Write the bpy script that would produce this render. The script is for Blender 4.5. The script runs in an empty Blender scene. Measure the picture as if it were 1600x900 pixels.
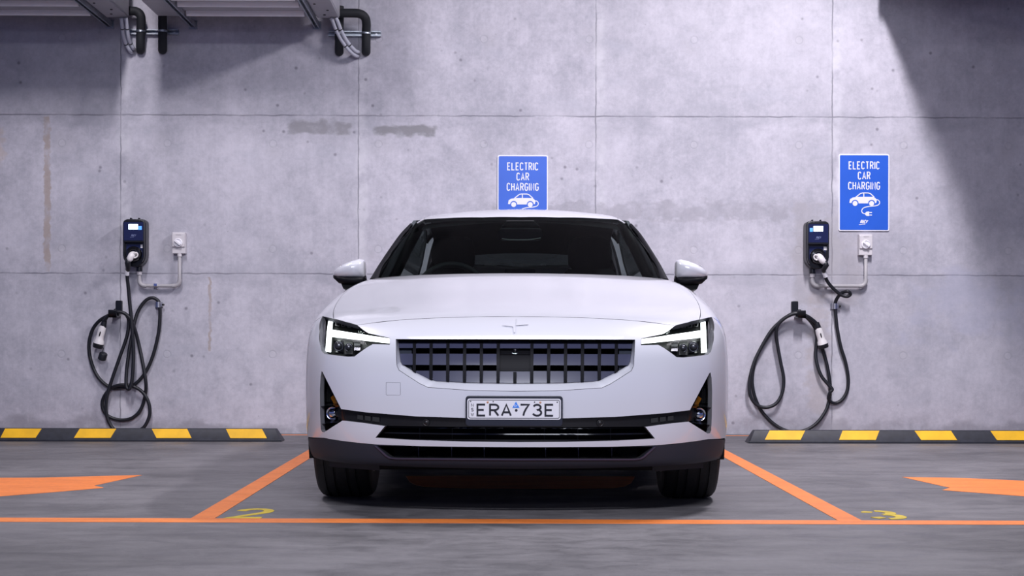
import bpy, math, random
import numpy as np
from mathutils import Vector, Matrix
from mathutils.geometry import delaunay_2d_cdt

random.seed(7)
C = bpy.context.scene.collection
scene = bpy.context.scene

# ------------------------------------------------------------------ camera
F, HOR, H = 2310.0, 530.0, 0.72          # focal length (px of a 1600 px frame), eye-level row, eye height
YAW, ROLL = 0.0074, 0.0022
DW = 11.24                               # distance of the back wall
D0 = 5.90                                # distance of the car's nose
cam_d = bpy.data.cameras.new('camera')
cam = bpy.data.objects.new('camera', cam_d)
C.objects.link(cam)
cam_d.sensor_width = 36.0
cam_d.lens = 36.0 * F / 1600.0
cam_d.shift_y = (HOR - 450.0) / 1600.0
cam.matrix_world = (Matrix.Translation((0, 0, H)) @ Matrix.Rotation(-YAW, 4, 'Z')
                    @ Matrix.Rotation(math.pi / 2, 4, 'X') @ Matrix.Rotation(ROLL, 4, 'Z'))
scene.camera = cam

# ------------------------------------------------------------------ view, world, lamps
scene.view_settings.view_transform = 'Standard'
scene.view_settings.look = 'None'
scene.view_settings.gamma = 1.0
scene.view_settings.use_curve_mapping = False
scene.view_settings.exposure = 0.0
world = bpy.data.worlds.new('world')
scene.world = world
world.use_nodes = True
wb = world.node_tree.nodes['Background']
wb.inputs['Color'].default_value = (0.27, 0.345, 0.92, 1)
wb.inputs['Strength'].default_value = 0.34


def area(name, loc, size, power, color, rot=(0, 0, 0), spread=math.pi):
    d = bpy.data.lights.new(name, 'AREA')
    d.shape = 'RECTANGLE'
    d.size, d.size_y = size
    d.energy = power
    d.color = color
    d.spread = spread
    o = bpy.data.objects.new(name, d)
    C.objects.link(o)
    o.location = loc
    o.rotation_euler = rot
    return o


CW = (0.97, 0.925, 1.0)
area('ceiling_tube_light', (-2.45, 8.0, 4.6), (0.2, 1.2), 120, CW, (math.radians(14), 0, 0))
area('ceiling_tube_light', (2.35, 8.0, 4.6), (0.2, 1.2), 262, CW, (math.radians(14), 0, 0))
area('ceiling_tube_light', (0.0, 0.6, 4.5), (3.4, 0.3), 74, (0.89, 0.90, 1.0), (math.radians(54), 0, 0), math.radians(75))
area('ceiling_tube_light', (0.0, 6.36, 4.6), (3.2, 0.45), 32, (0.92, 0.93, 1.0))
area('ceiling_tube_light', (1.5, -2.5, 3.6), (4.6, 0.4), 60, (0.84, 0.87, 1.0), (math.radians(65), 0, 0))


# ------------------------------------------------------------------ materials
def new_mat(name):
    m = bpy.data.materials.new(name)
    m.use_nodes = True
    return m, m.node_tree.nodes, m.node_tree.links, m.node_tree.nodes['Principled BSDF']


def mat(name, col, rough=0.5, metal=0.0, coat=0.0, spec=0.5, emit=None, estr=0.0, noise=0.0, nscale=20.0, bump=0.0):
    m, N, L, b = new_mat(name)
    b.inputs['Base Color'].default_value = (*col, 1)
    b.inputs['Roughness'].default_value = rough
    b.inputs['Metallic'].default_value = metal
    b.inputs['Coat Weight'].default_value = coat
    b.inputs['Coat Roughness'].default_value = 0.03
    b.inputs['Specular IOR Level'].default_value = spec
    if emit:
        b.inputs['Emission Color'].default_value = (*emit, 1)
        b.inputs['Emission Strength'].default_value = estr
    if noise > 0 or bump > 0:
        tc = N.new('ShaderNodeTexCoord')
        nz = N.new('ShaderNodeTexNoise')
        nz.inputs['Scale'].default_value = nscale
        nz.inputs['Detail'].default_value = 6
        L.new(tc.outputs['Object'], nz.inputs['Vector'])
        if noise > 0:
            r = N.new('ShaderNodeValToRGB')
            r.color_ramp.elements[0].position = 0.3
            r.color_ramp.elements[1].position = 0.7
            r.color_ramp.elements[0].color = (*[c * (1 - noise) for c in col], 1)
            r.color_ramp.elements[1].color = (*[min(1, c * (1 + noise)) for c in col], 1)
            L.new(nz.outputs['Fac'], r.inputs['Fac'])
            L.new(r.outputs['Color'], b.inputs['Base Color'])
        if bump > 0:
            bp = N.new('ShaderNodeBump')
            bp.inputs['Strength'].default_value = bump
            bp.inputs['Distance'].default_value = 0.004
            L.new(nz.outputs['Fac'], bp.inputs['Height'])
            L.new(bp.outputs['Normal'], b.inputs['Normal'])
    return m


def glass_mat(name, tint, refl=0.5, rough=0.0):
    """Thin sheet glass: a tinted see-through layer under a Fresnel reflection."""
    m = bpy.data.materials.new(name)
    m.use_nodes = True
    N, L = m.node_tree.nodes, m.node_tree.links
    N.clear()
    out = N.new('ShaderNodeOutputMaterial')
    mix = N.new('ShaderNodeMixShader')
    tr = N.new('ShaderNodeBsdfTransparent')
    tr.inputs['Color'].default_value = (*tint, 1)
    gl = N.new('ShaderNodeBsdfGlossy')
    gl.inputs['Roughness'].default_value = rough
    fr = N.new('ShaderNodeFresnel')
    fr.inputs['IOR'].default_value = 1.45
    mu = N.new('ShaderNodeMath')
    mu.operation = 'MULTIPLY'
    mu.inputs[1].default_value = refl
    L.new(fr.outputs[0], mu.inputs[0])
    L.new(mu.outputs[0], mix.inputs[0])
    L.new(tr.outputs[0], mix.inputs[1])
    L.new(gl.outputs[0], mix.inputs[2])
    L.new(mix.outputs[0], out.inputs['Surface'])
    return m


class G:
    """Small node-graph helper."""
    def __init__(s, m):
        s.N, s.L = m.node_tree.nodes, m.node_tree.links

    def put(s, v, sock):
        if v is None:
            return
        if hasattr(v, 'links') or hasattr(v, 'is_output'):
            s.L.new(v, sock)
        else:
            sock.default_value = v

    def m(s, op, a, b=None, c=None, clamp=False):
        n = s.N.new('ShaderNodeMath')
        n.operation = op
        n.use_clamp = clamp
        for i, v in enumerate((a, b, c)):
            if v is not None:
                s.put(v, n.inputs[i])
        return n.outputs[0]

    def noise(s, vec, scale, detail=6, rough=0.55, dist=0.0):
        n = s.N.new('ShaderNodeTexNoise')
        n.inputs['Scale'].default_value = scale
        n.inputs['Detail'].default_value = detail
        n.inputs['Roughness'].default_value = rough
        n.inputs['Distortion'].default_value = dist
        s.L.new(vec, n.inputs['Vector'])
        return n.outputs['Fac']

    def mapping(s, vec, scale=(1, 1, 1), loc=(0, 0, 0)):
        n = s.N.new('ShaderNodeMapping')
        n.inputs['Scale'].default_value = scale
        n.inputs['Location'].default_value = loc
        s.L.new(vec, n.inputs['Vector'])
        return n.outputs[0]

    def ss(s, v, a, b, lo=0.0, hi=1.0):
        n = s.N.new('ShaderNodeMapRange')
        n.interpolation_type = 'SMOOTHSTEP'
        s.put(v, n.inputs['Value'])
        n.inputs['From Min'].default_value = a
        n.inputs['From Max'].default_value = b
        n.inputs['To Min'].default_value = lo
        n.inputs['To Max'].default_value = hi
        return n.outputs[0]

    def mix(s, fac, a, b):
        n = s.N.new('ShaderNodeMix')
        n.data_type = 'RGBA'
        s.put(fac, n.inputs[0])
        s.put(a, n.inputs[6])
        s.put(b, n.inputs[7])
        return n.outputs[2]

    def xyz(s, vec):
        n = s.N.new('ShaderNodeSeparateXYZ')
        s.L.new(vec, n.inputs[0])
        return n.outputs


JX = [-2.89 + 1.803 * k for k in range(-3, 6)]
JZ = [1.212, 2.415, 3.62]


def wall_material():
    m, N, L, b = new_mat('fair_faced_concrete')
    g = G(m)
    tc = N.new('ShaderNodeTexCoord')
    v = tc.outputs['Object']
    X, Y, Z = g.xyz(v)
    n1 = g.noise(v, 0.9, 8, 0.6, 0.3)
    n2 = g.noise(v, 5.0, 8, 0.65, 0.2)
    n3 = g.noise(v, 30.0, 9, 0.78)
    n7 = g.noise(v, 11.0, 10, 0.75, 0.4)
    n4 = g.noise(g.mapping(v, (7, 1, 0.7)), 2.2, 6, 0.6)       # vertical run marks
    n5 = g.noise(g.mapping(v, (1, 1, 3), (4, 0, 9)), 1.6, 5, 0.6)
    n6 = g.noise(g.mapping(v, (60, 1, 2)), 2.0, 3, 0.6)        # brushed vertical grain
    val = g.m('ADD', g.m('MULTIPLY', n1, 0.30), g.m('MULTIPLY', n2, 0.20))
    val = g.m('ADD', val, g.m('MULTIPLY', n3, 0.20))
    val = g.m('ADD', val, g.m('MULTIPLY', n7, 0.20))
    val = g.m('ADD', val, g.m('MULTIPLY', n4, 0.07))
    val = g.m('ADD', val, g.m('MULTIPLY', n6, 0.03))
    t = g.ss(val, 0.36, 0.64)
    col = g.mix(t, (0.35, 0.347, 0.40, 1), (0.655, 0.63, 0.70, 1))
    # every sheet of formwork left its own tone
    cb = N.new('ShaderNodeCombineXYZ')
    L.new(g.m('FLOOR', g.m('DIVIDE', g.m('SUBTRACT', X, JX[0]), 1.803)), cb.inputs[0])
    L.new(g.m('FLOOR', g.m('DIVIDE', g.m('SUBTRACT', Z, JZ[0]), 1.204)), cb.inputs[1])
    wn = N.new('ShaderNodeTexWhiteNoise')
    L.new(cb.outputs[0], wn.inputs['Vector'])
    col = g.mix(g.m('MULTIPLY', wn.outputs['Value'], 0.30), col, (0.40, 0.395, 0.44, 1))
    # warm and bluish patches
    col = g.mix(g.ss(n5, 0.52, 0.72, 0, 0.35), col, (0.43, 0.435, 0.50, 1))
    # joints between the formwork sheets, a little ragged
    wob = g.m('MULTIPLY', g.m('SUBTRACT', g.noise(v, 9, 5), 0.5), 0.02)
    jl = None
    for x in JX:
        d = g.m('ABSOLUTE', g.m('SUBTRACT', g.m('ADD', X, wob), x))
        l = g.ss(d, 0.001, 0.0075, 1, 0)
        jl = l if jl is None else g.m('MAXIMUM', jl, l)
    for z in JZ:
        d = g.m('ABSOLUTE', g.m('SUBTRACT', g.m('ADD', Z, wob), z))
        jl = g.m('MAXIMUM', jl, g.ss(d, 0.001, 0.0085, 1, 0))
    # leached pale edges beside joints
    near = None
    for x in JX:
        d = g.m('SUBTRACT', g.m('ADD', X, g.m('MULTIPLY', wob, 3)), x + 0.03)
        l = g.ss(g.m('ABSOLUTE', d), 0.01, 0.07, 1, 0)
        near = l if near is None else g.m('MAXIMUM', near, l)
    col = g.mix(g.m('MULTIPLY', g.m('MULTIPLY', near, g.ss(n2, 0.35, 0.6)), 0.45), col, (0.70, 0.69, 0.73, 1))
    for z in JZ:
        d = g.ss(g.m('ABSOLUTE', g.m('SUBTRACT', Z, z - 0.04)), 0.0, 0.16, 1, 0)
        col = g.mix(g.m('MULTIPLY', g.m('MULTIPLY', d, g.ss(n5, 0.40, 0.62)), 0.40), col, (0.30, 0.30, 0.35, 1))
    col = g.mix(g.m('MULTIPLY', g.m('MULTIPLY', jl, g.ss(g.noise(v, 3, 4), 0.30, 0.60, 0.15, 1)), 0.72), col, (0.13, 0.13, 0.16, 1))
    # tie holes on a grid, filled with mortar
    def cell(S, o, p):
        return g.m('SUBTRACT', g.m('MODULO', g.m('ADD', S, 80 - o + p / 2), p), p / 2)
    cx, czz = cell(X, -0.136, 0.80), cell(Z, 2.20, 0.80)
    r = g.m('SQRT', g.m('ADD', g.m('MULTIPLY', cx, cx), g.m('MULTIPLY', czz, czz)))
    disc = g.ss(r, 0.020, 0.026, 1, 0)
    ring = g.m('MULTIPLY', g.ss(r, 0.020, 0.027), g.ss(r, 0.028, 0.036, 1, 0))
    halo = g.m('MULTIPLY', g.ss(r, 0.02, 0.17, 1, 0), g.ss(n2, 0.4, 0.6))
    col = g.mix(g.m('MULTIPLY', halo, 0.32), col, (0.36, 0.35, 0.38, 1))
    col = g.mix(g.m('MULTIPLY', disc, 0.13), col, (0.66, 0.65, 0.68, 1))
    col = g.mix(g.m('MULTIPLY', ring, 0.20), col, (0.28, 0.28, 0.32, 1))
    # blow holes
    vo = N.new('ShaderNodeTexVoronoi')
    vo.inputs['Scale'].default_value = 7.0
    L.new(v, vo.inputs['Vector'])
    spot = g.m('MULTIPLY', g.ss(vo.outputs['Distance'], 0.03, 0.13, 1, 0), g.ss(g.noise(v, 1.3, 3), 0.46, 0.56))
    col = g.mix(g.m('MULTIPLY', spot, 0.7), col, (0.16, 0.15, 0.18, 1))
    vo2 = N.new('ShaderNodeTexVoronoi')
    vo2.inputs['Scale'].default_value = 17.0
    L.new(v, vo2.inputs['Vector'])
    spot2 = g.m('MULTIPLY', g.ss(vo2.outputs['Distance'], 0.03, 0.10, 1, 0), g.ss(n2, 0.52, 0.62))
    col = g.mix(g.m('MULTIPLY', spot2, 0.5), col, (0.20, 0.19, 0.21, 1))

    # single stains with a shape of their own: (x0, x1, z0, z1, colour, strength)
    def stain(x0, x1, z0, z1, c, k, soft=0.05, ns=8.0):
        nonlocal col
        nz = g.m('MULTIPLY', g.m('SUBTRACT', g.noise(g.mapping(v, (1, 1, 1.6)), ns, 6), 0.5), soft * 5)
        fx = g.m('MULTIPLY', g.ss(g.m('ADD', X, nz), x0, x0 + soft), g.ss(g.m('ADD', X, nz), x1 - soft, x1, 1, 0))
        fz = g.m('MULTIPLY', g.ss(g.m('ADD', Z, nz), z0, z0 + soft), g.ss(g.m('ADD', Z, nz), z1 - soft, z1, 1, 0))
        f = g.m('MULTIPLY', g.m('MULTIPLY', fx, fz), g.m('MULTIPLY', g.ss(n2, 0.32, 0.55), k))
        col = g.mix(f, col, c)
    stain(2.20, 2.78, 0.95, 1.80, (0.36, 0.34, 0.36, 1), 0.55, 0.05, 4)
    stain(-0.1, 2.2, 1.60, 1.78, (0.27, 0.26, 0.29, 1), 0.45, 0.05, 11)
    stain(3.0, 4.6, 0.7, 1.25, (0.40, 0.41, 0.52, 1), 0.45, 0.2, 3)
    rust = (0.34, 0.25, 0.18, 1)
    stain(-3.475, -3.415, 1.22, 2.41, rust, 0.60, 0.012, 14)
    stain(-2.225, -2.195, 0.62, 1.20, rust, 0.55, 0.010, 14)
    stain(-4.10, -3.75, 2.00, 2.36, (0.50, 0.40, 0.34, 1), 0.5, 0.06, 9)
    stain(-1.62, -1.12, 2.27, 2.39, (0.24, 0.235, 0.25, 1), 0.75, 0.03, 6)
    stain(-0.98, -0.48, 2.25, 2.35, (0.24, 0.235, 0.25, 1), 0.85, 0.03, 6)
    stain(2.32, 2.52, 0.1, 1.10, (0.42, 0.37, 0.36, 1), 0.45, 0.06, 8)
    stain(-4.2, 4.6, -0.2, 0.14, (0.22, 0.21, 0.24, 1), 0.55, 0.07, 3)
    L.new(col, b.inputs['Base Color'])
    b.inputs['Roughness'].default_value = 0.62
    b.inputs['Specular IOR Level'].default_value = 0.35
    bp = N.new('ShaderNodeBump')
    bp.inputs['Strength'].default_value = 0.35
    bp.inputs['Distance'].default_value = 0.006
    hgt = g.m('SUBTRACT', g.m('MULTIPLY', val, 1.0), g.m('ADD', g.m('MULTIPLY', jl, 0.6), g.m('MULTIPLY', g.m('MAXIMUM', spot, ring), 0.35)))
    L.new(hgt, bp.inputs['Height'])
    L.new(bp.outputs['Normal'], b.inputs['Normal'])
    return m


def floor_material():
    m, N, L, b = new_mat('worn_concrete_floor')
    g = G(m)
    tc = N.new('ShaderNodeTexCoord')
    v = tc.outputs['Object']
    n1 = g.noise(g.mapping(v, (0.8, 1.3, 1)), 1.1, 8, 0.62, 0.4)
    n2 = g.noise(g.mapping(v, (1.2, 1.6, 1)), 5.5, 8, 0.65, 0.6)
    n3 = g.noise(v, 60, 5, 0.7)
    n4 = g.noise(g.mapping(v, (1.0, 3.2, 1)), 1.8, 8, 0.7, 0.8)
    val = g.m('ADD', g.m('MULTIPLY', n1, 0.40), g.m('MULTIPLY', n2, 0.24))
    val = g.m('ADD', val, g.m('MULTIPLY', n3, 0.10))
    val = g.m('ADD', val, g.m('MULTIPLY', n4, 0.26))
    col = g.mix(g.ss(val, 0.36, 0.64), (0.092, 0.088, 0.095, 1), (0.205, 0.195, 0.207, 1))
    dark = g.m('MULTIPLY', g.ss(n4, 0.58, 0.72), g.ss(n2, 0.5, 0.62))
    col = g.mix(g.m('MULTIPLY', dark, 0.55), col, (0.075, 0.072, 0.078, 1))
    L.new(col, b.inputs['Base Color'])
    L.new(g.ss(n2, 0.3, 0.7, 0.42, 0.66), b.inputs['Roughness'])
    b.inputs['Specular IOR Level'].default_value = 0.35
    bp = N.new('ShaderNodeBump')
    bp.inputs['Strength'].default_value = 0.25
    bp.inputs['Distance'].default_value = 0.004
    L.new(val, bp.inputs['Height'])
    L.new(bp.outputs['Normal'], b.inputs['Normal'])
    return m


def paint_line_material(name, c1, c2):
    m, N, L, b = new_mat(name)
    g = G(m)
    tc = N.new('ShaderNodeTexCoord')
    v = tc.outputs['Object']
    n1 = g.noise(g.mapping(v, (1, 4, 1)), 3.0, 8, 0.65, 0.3)
    n2 = g.noise(v, 35, 6, 0.7)
    t = g.m('ADD', g.m('MULTIPLY', n1, 0.6), g.m('MULTIPLY', n2, 0.4))
    col = g.mix(g.ss(t, 0.38, 0.60), c1, c2)
    L.new(col, b.inputs['Base Color'])
    b.inputs['Roughness'].default_value = 0.55
    return m


M = {}
M['wall'] = wall_material()
M['floor'] = floor_material()
M['ceiling'] = mat('ceiling_concrete', (0.16, 0.16, 0.18), 0.8, noise=0.15, nscale=3)
M['orange'] = paint_line_material('orange_line_paint', (0.74, 0.19, 0.036, 1), (0.90, 0.25, 0.048, 1))
M['yellow'] = paint_line_material('yellow_stencil_paint', (0.52, 0.38, 0.02, 1), (0.70, 0.51, 0.02, 1))
M['white'] = mat('pearl_white_car_paint', (0.66, 0.66, 0.72), 0.28, 0.0, 1.0, 0.5)
M['seam'] = mat('panel_edge_gap_shade', (0.09, 0.09, 0.10), 0.7)  # body-colour edges painted dark, as the shade inside panel gaps
M['black_gloss'] = mat('gloss_black_plastic', (0.008, 0.008, 0.010), 0.12, 0, 0.4)
M['black_satin'] = mat('satin_black_plastic', (0.012, 0.012, 0.014), 0.45)
M['black_void'] = mat('unlit_black_plastic', (0.006, 0.006, 0.007), 0.8, spec=0.2)
M['rib'] = mat('black_grille_rib', (0.005, 0.005, 0.008), 0.55, spec=0.15)
M['valance'] = mat('charcoal_bumper_plastic', (0.026, 0.031, 0.045), 0.5, spec=0.25, bump=0.02, nscale=400)
M['slat'] = mat('dark_grey_grille_plastic', (0.046, 0.049, 0.092), 0.34, 0.0, 0.0)
M['rubber'] = mat('tyre_rubber', (0.014, 0.014, 0.015), 0.62, noise=0.2, nscale=60, bump=0.05)
M['rim'] = mat('dark_alloy', (0.10, 0.10, 0.11), 0.3, 0.8)
M['steel'] = mat('brushed_steel', (0.55, 0.55, 0.57), 0.3, 1.0)
M['chrome'] = mat('bright_chrome', (0.80, 0.80, 0.82), 0.10, 1.0)
M['galv'] = mat('galvanised_steel', (0.40, 0.43, 0.47), 0.38, 0.9, noise=0.2, nscale=30)
M['windscreen'] = glass_mat('windscreen_glass', (0.22, 0.26, 0.25), 0.09)
M['side_glass'] = glass_mat('tinted_side_glass', (0.20, 0.22, 0.22), 0.6)
M['lens'] = glass_mat('clear_lamp_lens', (0.93, 0.94, 0.95), 0.05)
M['led'] = mat('lit_led_bar', (0.9, 0.95, 0.95), 0.4, emit=(0.93, 1.0, 0.98), estr=2.6)
M['lamp_dark'] = mat('lamp_inner_dark', (0.030, 0.031, 0.030), 0.4)
M['orange_glint'] = mat('orange_reflection_patch', (0.55, 0.20, 0.02), 0.2, 0, 0.5)  # orange reflection in the fog corner, painted as a colour
M['trim'] = mat('cabin_trim_black', (0.015, 0.015, 0.018), 0.7, noise=0.2, nscale=90)
M['seat'] = mat('seat_cloth_charcoal', (0.022, 0.023, 0.027), 0.85, noise=0.2, nscale=120)
M['plate'] = mat('plate_white', (0.78, 0.76, 0.80), 0.4)
M['ink'] = mat('black_lettering', (0.012, 0.012, 0.02), 0.45)
M['holder'] = mat('plate_holder_navy_black', (0.018, 0.020, 0.032), 0.35)
M['ev_blue'] = mat('blue_sticker', (0.03, 0.22, 0.80), 0.4)
M['sign_blue'] = mat('sign_blue', (0.020, 0.115, 0.62), 0.35, noise=0.06, nscale=3)
M['sign_white'] = mat('sign_white', (0.84, 0.83, 0.87), 0.4)
M['box_black'] = mat('charger_black_plastic', (0.006, 0.007, 0.011), 0.32)
M['panel_blue'] = mat('charger_blue_film', (0.014, 0.018, 0.065), 0.12, 0, 0.5)
M['screen'] = mat('lit_screen', (0.8, 0.9, 1.0), 0.3, emit=(0.75, 0.90, 1.0), estr=2.2)
M['screen_blue'] = mat('lit_screen_blue_part', (0.1, 0.3, 0.9), 0.3, emit=(0.10, 0.35, 1.0), estr=0.9)
M['cable'] = mat('black_cable_rubber', (0.009, 0.010, 0.015), 0.45)
M['gun_white'] = mat('white_connector_plastic', (0.80, 0.77, 0.77), 0.35)
M['pvc'] = mat('grey_pvc', (0.42, 0.405, 0.42), 0.45)
M['pvc_light'] = mat('light_grey_plastic', (0.66, 0.63, 0.65), 0.4)
M['stop_rubber'] = mat('wheel_stop_rubber', (0.018, 0.020, 0.030), 0.55, noise=0.25, nscale=25, bump=0.1)
M['stop_yellow'] = mat('wheel_stop_yellow', (0.85, 0.46, 0.005), 0.6, noise=0.12, nscale=9)
M['unit_white'] = mat('painted_sheet_steel', (0.36, 0.355, 0.39), 0.45, noise=0.05, nscale=6)
M['rib_white'] = mat('white_enamel_rib', (0.90, 0.90, 0.95), 0.3)
M['foam'] = mat('black_foam_insulation', (0.012, 0.014, 0.018), 0.7, bump=0.1, nscale=60)
M['flex'] = mat('grey_flexible_conduit', (0.52, 0.53, 0.60), 0.4)


# ------------------------------------------------------------------ mesh helpers
class MB:
    """Collects faces and links them as one mesh object."""
    def __init__(s):
        s.v, s.f, s.mi, s.sm = [], [], [], []

    def add(s, verts, faces, mi=0, smooth=False):
        o = len(s.v)
        s.v += [tuple(map(float, p)) for p in verts]
        for f in faces:
            s.f.append(tuple(i + o for i in f))
            s.mi.append(mi)
            s.sm.append(smooth)
        return s

    def box(s, a, b, mi=0):
        x0, y0, z0 = a
        x1, y1, z1 = b
        vs = [(x, y, z) for z in (z0, z1) for y in (y0, y1) for x in (x0, x1)]
        return s.add(vs, [(0, 2, 3, 1), (4, 5, 7, 6), (0, 1, 5, 4), (2, 6, 7, 3), (0, 4, 6, 2), (1, 3, 7, 5)], mi)

    def prism(s, poly, fr, bk, mi=0, mi_side=None):
        """poly: 2D points; fr, bk map a 2D point to the front and back 3D point."""
        n = len(poly)
        a = [fr(p) for p in poly]
        b = [bk(p) for p in poly]
        s.add(a, [tuple(range(n))], mi)
        s.add(b, [tuple(range(n - 1, -1, -1))], mi)
        q = []
        for i in range(n):
            j = (i + 1) % n
            q.append((i, j, n + j, n + i))
        s.add(a + b, [tuple(reversed(x)) for x in q], mi if mi_side is None else mi_side)
        return s

    def loft(s, rings, closed=True, cap=True, mi=0, smooth=True):
        n = len(rings[0])
        vs = [p for r in rings for p in r]
        fs = []
        for k in range(len(rings) - 1):
            for i in range(n if closed else n - 1):
                j = (i + 1) % n
                fs.append((k * n + i, k * n + j, (k + 1) * n + j, (k + 1) * n + i))
        s.add(vs, fs, mi, smooth)
        if cap and closed:
            s.add(rings[0], [tuple(range(n - 1, -1, -1))], mi)
            s.add(rings[-1], [tuple(range(n))], mi)
        return s

    def tube(s, path, r, seg=12, mi=0, cap=True):
        P = [Vector(p) for p in path]
        rs = r if hasattr(r, '__len__') else [r] * len(P)
        T = []
        for i in range(len(P)):
            t = (P[min(i + 1, len(P) - 1)] - P[max(i - 1, 0)])
            T.append(t.normalized() if t.length > 1e-9 else Vector((0, 0, 1)))
        n = T[0].orthogonal().normalized()
        rings = []
        for i in range(len(P)):
            n = (n - T[i] * n.dot(T[i]))
            n = n.normalized() if n.length > 1e-6 else T[i].orthogonal().normalized()
            b = T[i].cross(n)
            rings.append([tuple(P[i] + (n * math.cos(a) + b * math.sin(a)) * rs[i])
                          for a in [2 * math.pi * k / seg for k in range(seg)]])
        return s.loft(rings, True, cap, mi, True)

    def cyl(s, a, b, r0, r1=None, seg=24, mi=0):
        return s.tube([a, b], [r0, r0 if r1 is None else r1], seg, mi)

    def lathe(s, prof, axis_o, axis_d, seg=48, mi=0, smooth=True, closed=False):
        """prof: (radius, distance along axis)."""
        o, d = Vector(axis_o), Vector(axis_d).normalized()
        n = d.orthogonal().normalized()
        b = d.cross(n)
        rings = []
        for k in range(seg):
            a = 2 * math.pi * k / seg
            e = n * math.cos(a) + b * math.sin(a)
            rings.append([tuple(o + e * r + d * h) for r, h in prof])
        rings.append(rings[0])
        m = len(prof)
        vs = [p for r in rings[:-1] for p in r]
        fs = []
        for k in range(seg):
            k2 = (k + 1) % seg
            for i in range(m - 1 if not closed else m):
                j = (i + 1) % m
                fs.append((k * m + i, k2 * m + i, k2 * m + j, k * m + j))
        return s.add(vs, fs, mi, smooth)

    def build(s, name, mats, parent=None, sharp=None, bevel=0.0, segs=2):
        me = bpy.data.meshes.new(name)
        me.from_pydata(s.v, [], s.f)
        for m in (mats if isinstance(mats, (list, tuple)) else [mats]):
            me.materials.append(m)
        me.polygons.foreach_set('material_index', s.mi)
        me.polygons.foreach_set('use_smooth', s.sm)
        me.update()
        import bmesh
        bm = bmesh.new()
        bm.from_mesh(me)
        bmesh.ops.remove_doubles(bm, verts=bm.verts, dist=1e-6)
        bmesh.ops.recalc_face_normals(bm, faces=bm.faces)
        bm.to_mesh(me)
        bm.free()
        o = bpy.data.objects.new(name, me)
        C.objects.link(o)
        if parent:
            o.parent = parent
        if bevel > 0:
            bv = o.modifiers.new('bevel', 'BEVEL')
            bv.width = bevel
            bv.segments = segs
            bv.limit_method = 'ANGLE'
            bv.angle_limit = math.radians(35)
            bv.harden_normals = True
            me.polygons.foreach_set('use_smooth', [True] * len(me.polygons))
        elif sharp is not None:
            me.set_sharp_from_angle(angle=math.radians(sharp))
        return o


def tag(o, label=None, cat=None, group=None, kind=None):
    if label:
        o['label'] = label
    if cat:
        o['category'] = cat
    if group:
        o['group'] = group
    if kind:
        o['kind'] = kind
    return o


def empty(name, loc=(0, 0, 0), rz=0.0):
    o = bpy.data.objects.new(name, None)
    C.objects.link(o)
    o.location = loc
    o.rotation_euler = (0, 0, rz)
    o.empty_display_size = 0.1
    return o


def catmull(pts, n=8, closed=False):
    P = [np.array(p, float) for p in pts]
    out = []
    m = len(P)
    rng = range(m if closed else m - 1)
    for i in rng:
        p1, p2 = P[i], P[(i + 1) % m]
        p0 = P[i - 1] if (i > 0 or closed) else 2 * p1 - p2
        p3 = P[(i + 2) % m] if (i + 2 < m or closed) else 2 * p2 - p1
        for k in range(n):
            t = k / n
            out.append(0.5 * ((2 * p1) + (-p0 + p2) * t + (2 * p0 - 5 * p1 + 4 * p2 - p3) * t * t
                              + (-p0 + 3 * p1 - 3 * p2 + p3) * t ** 3))
    if not closed:
        out.append(P[-1])
    return out


def rrect(w, h, r, n=5, cx=0.0, cy=0.0):
    pts = []
    for sx, sy, a0 in ((1, 1, 0), (-1, 1, 90), (-1, -1, 180), (1, -1, 270)):
        for k in range(n + 1):
            a = math.radians(a0 + 90 * k / n)
            pts.append((cx + sx * (w / 2 - r) + r * math.cos(a), cy + sy * (h / 2 - r) + r * math.sin(a)))
    return pts


# rays of the surveyed photograph: where does a sight line meet a wall, a floor, a distance?
def ray(px, py):
    dx, dy = px - 800.0, py - HOR
    dx, dy = dx + ROLL * dy, dy - ROLL * dx
    x, y, z = dx / F, 1.0, -dy / F
    return np.array((x * math.cos(YAW) + y * math.sin(YAW), -x * math.sin(YAW) + y * math.cos(YAW), z))


def at_y(px, py, Y):
    d = ray(px, py)
    return np.array((0, 0, H)) + d * (Y / d[1])


def at_floor(px, py, z=0.0):
    d = ray(px, py)
    return np.array((0, 0, H)) + d * ((z - H) / d[2])


def on_wall(px, py, gap=0.0):
    return at_y(px, py, DW - gap)


# ------------------------------------------------------------------ stroke lettering
def arc(cx, cy, rx, ry, a0, a1, n=8):
    return [(cx + rx * math.cos(math.radians(a0 + (a1 - a0) * k / n)), cy + ry * math.sin(math.radians(a0 + (a1 - a0) * k / n)))
            for k in range(n + 1)]


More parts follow.
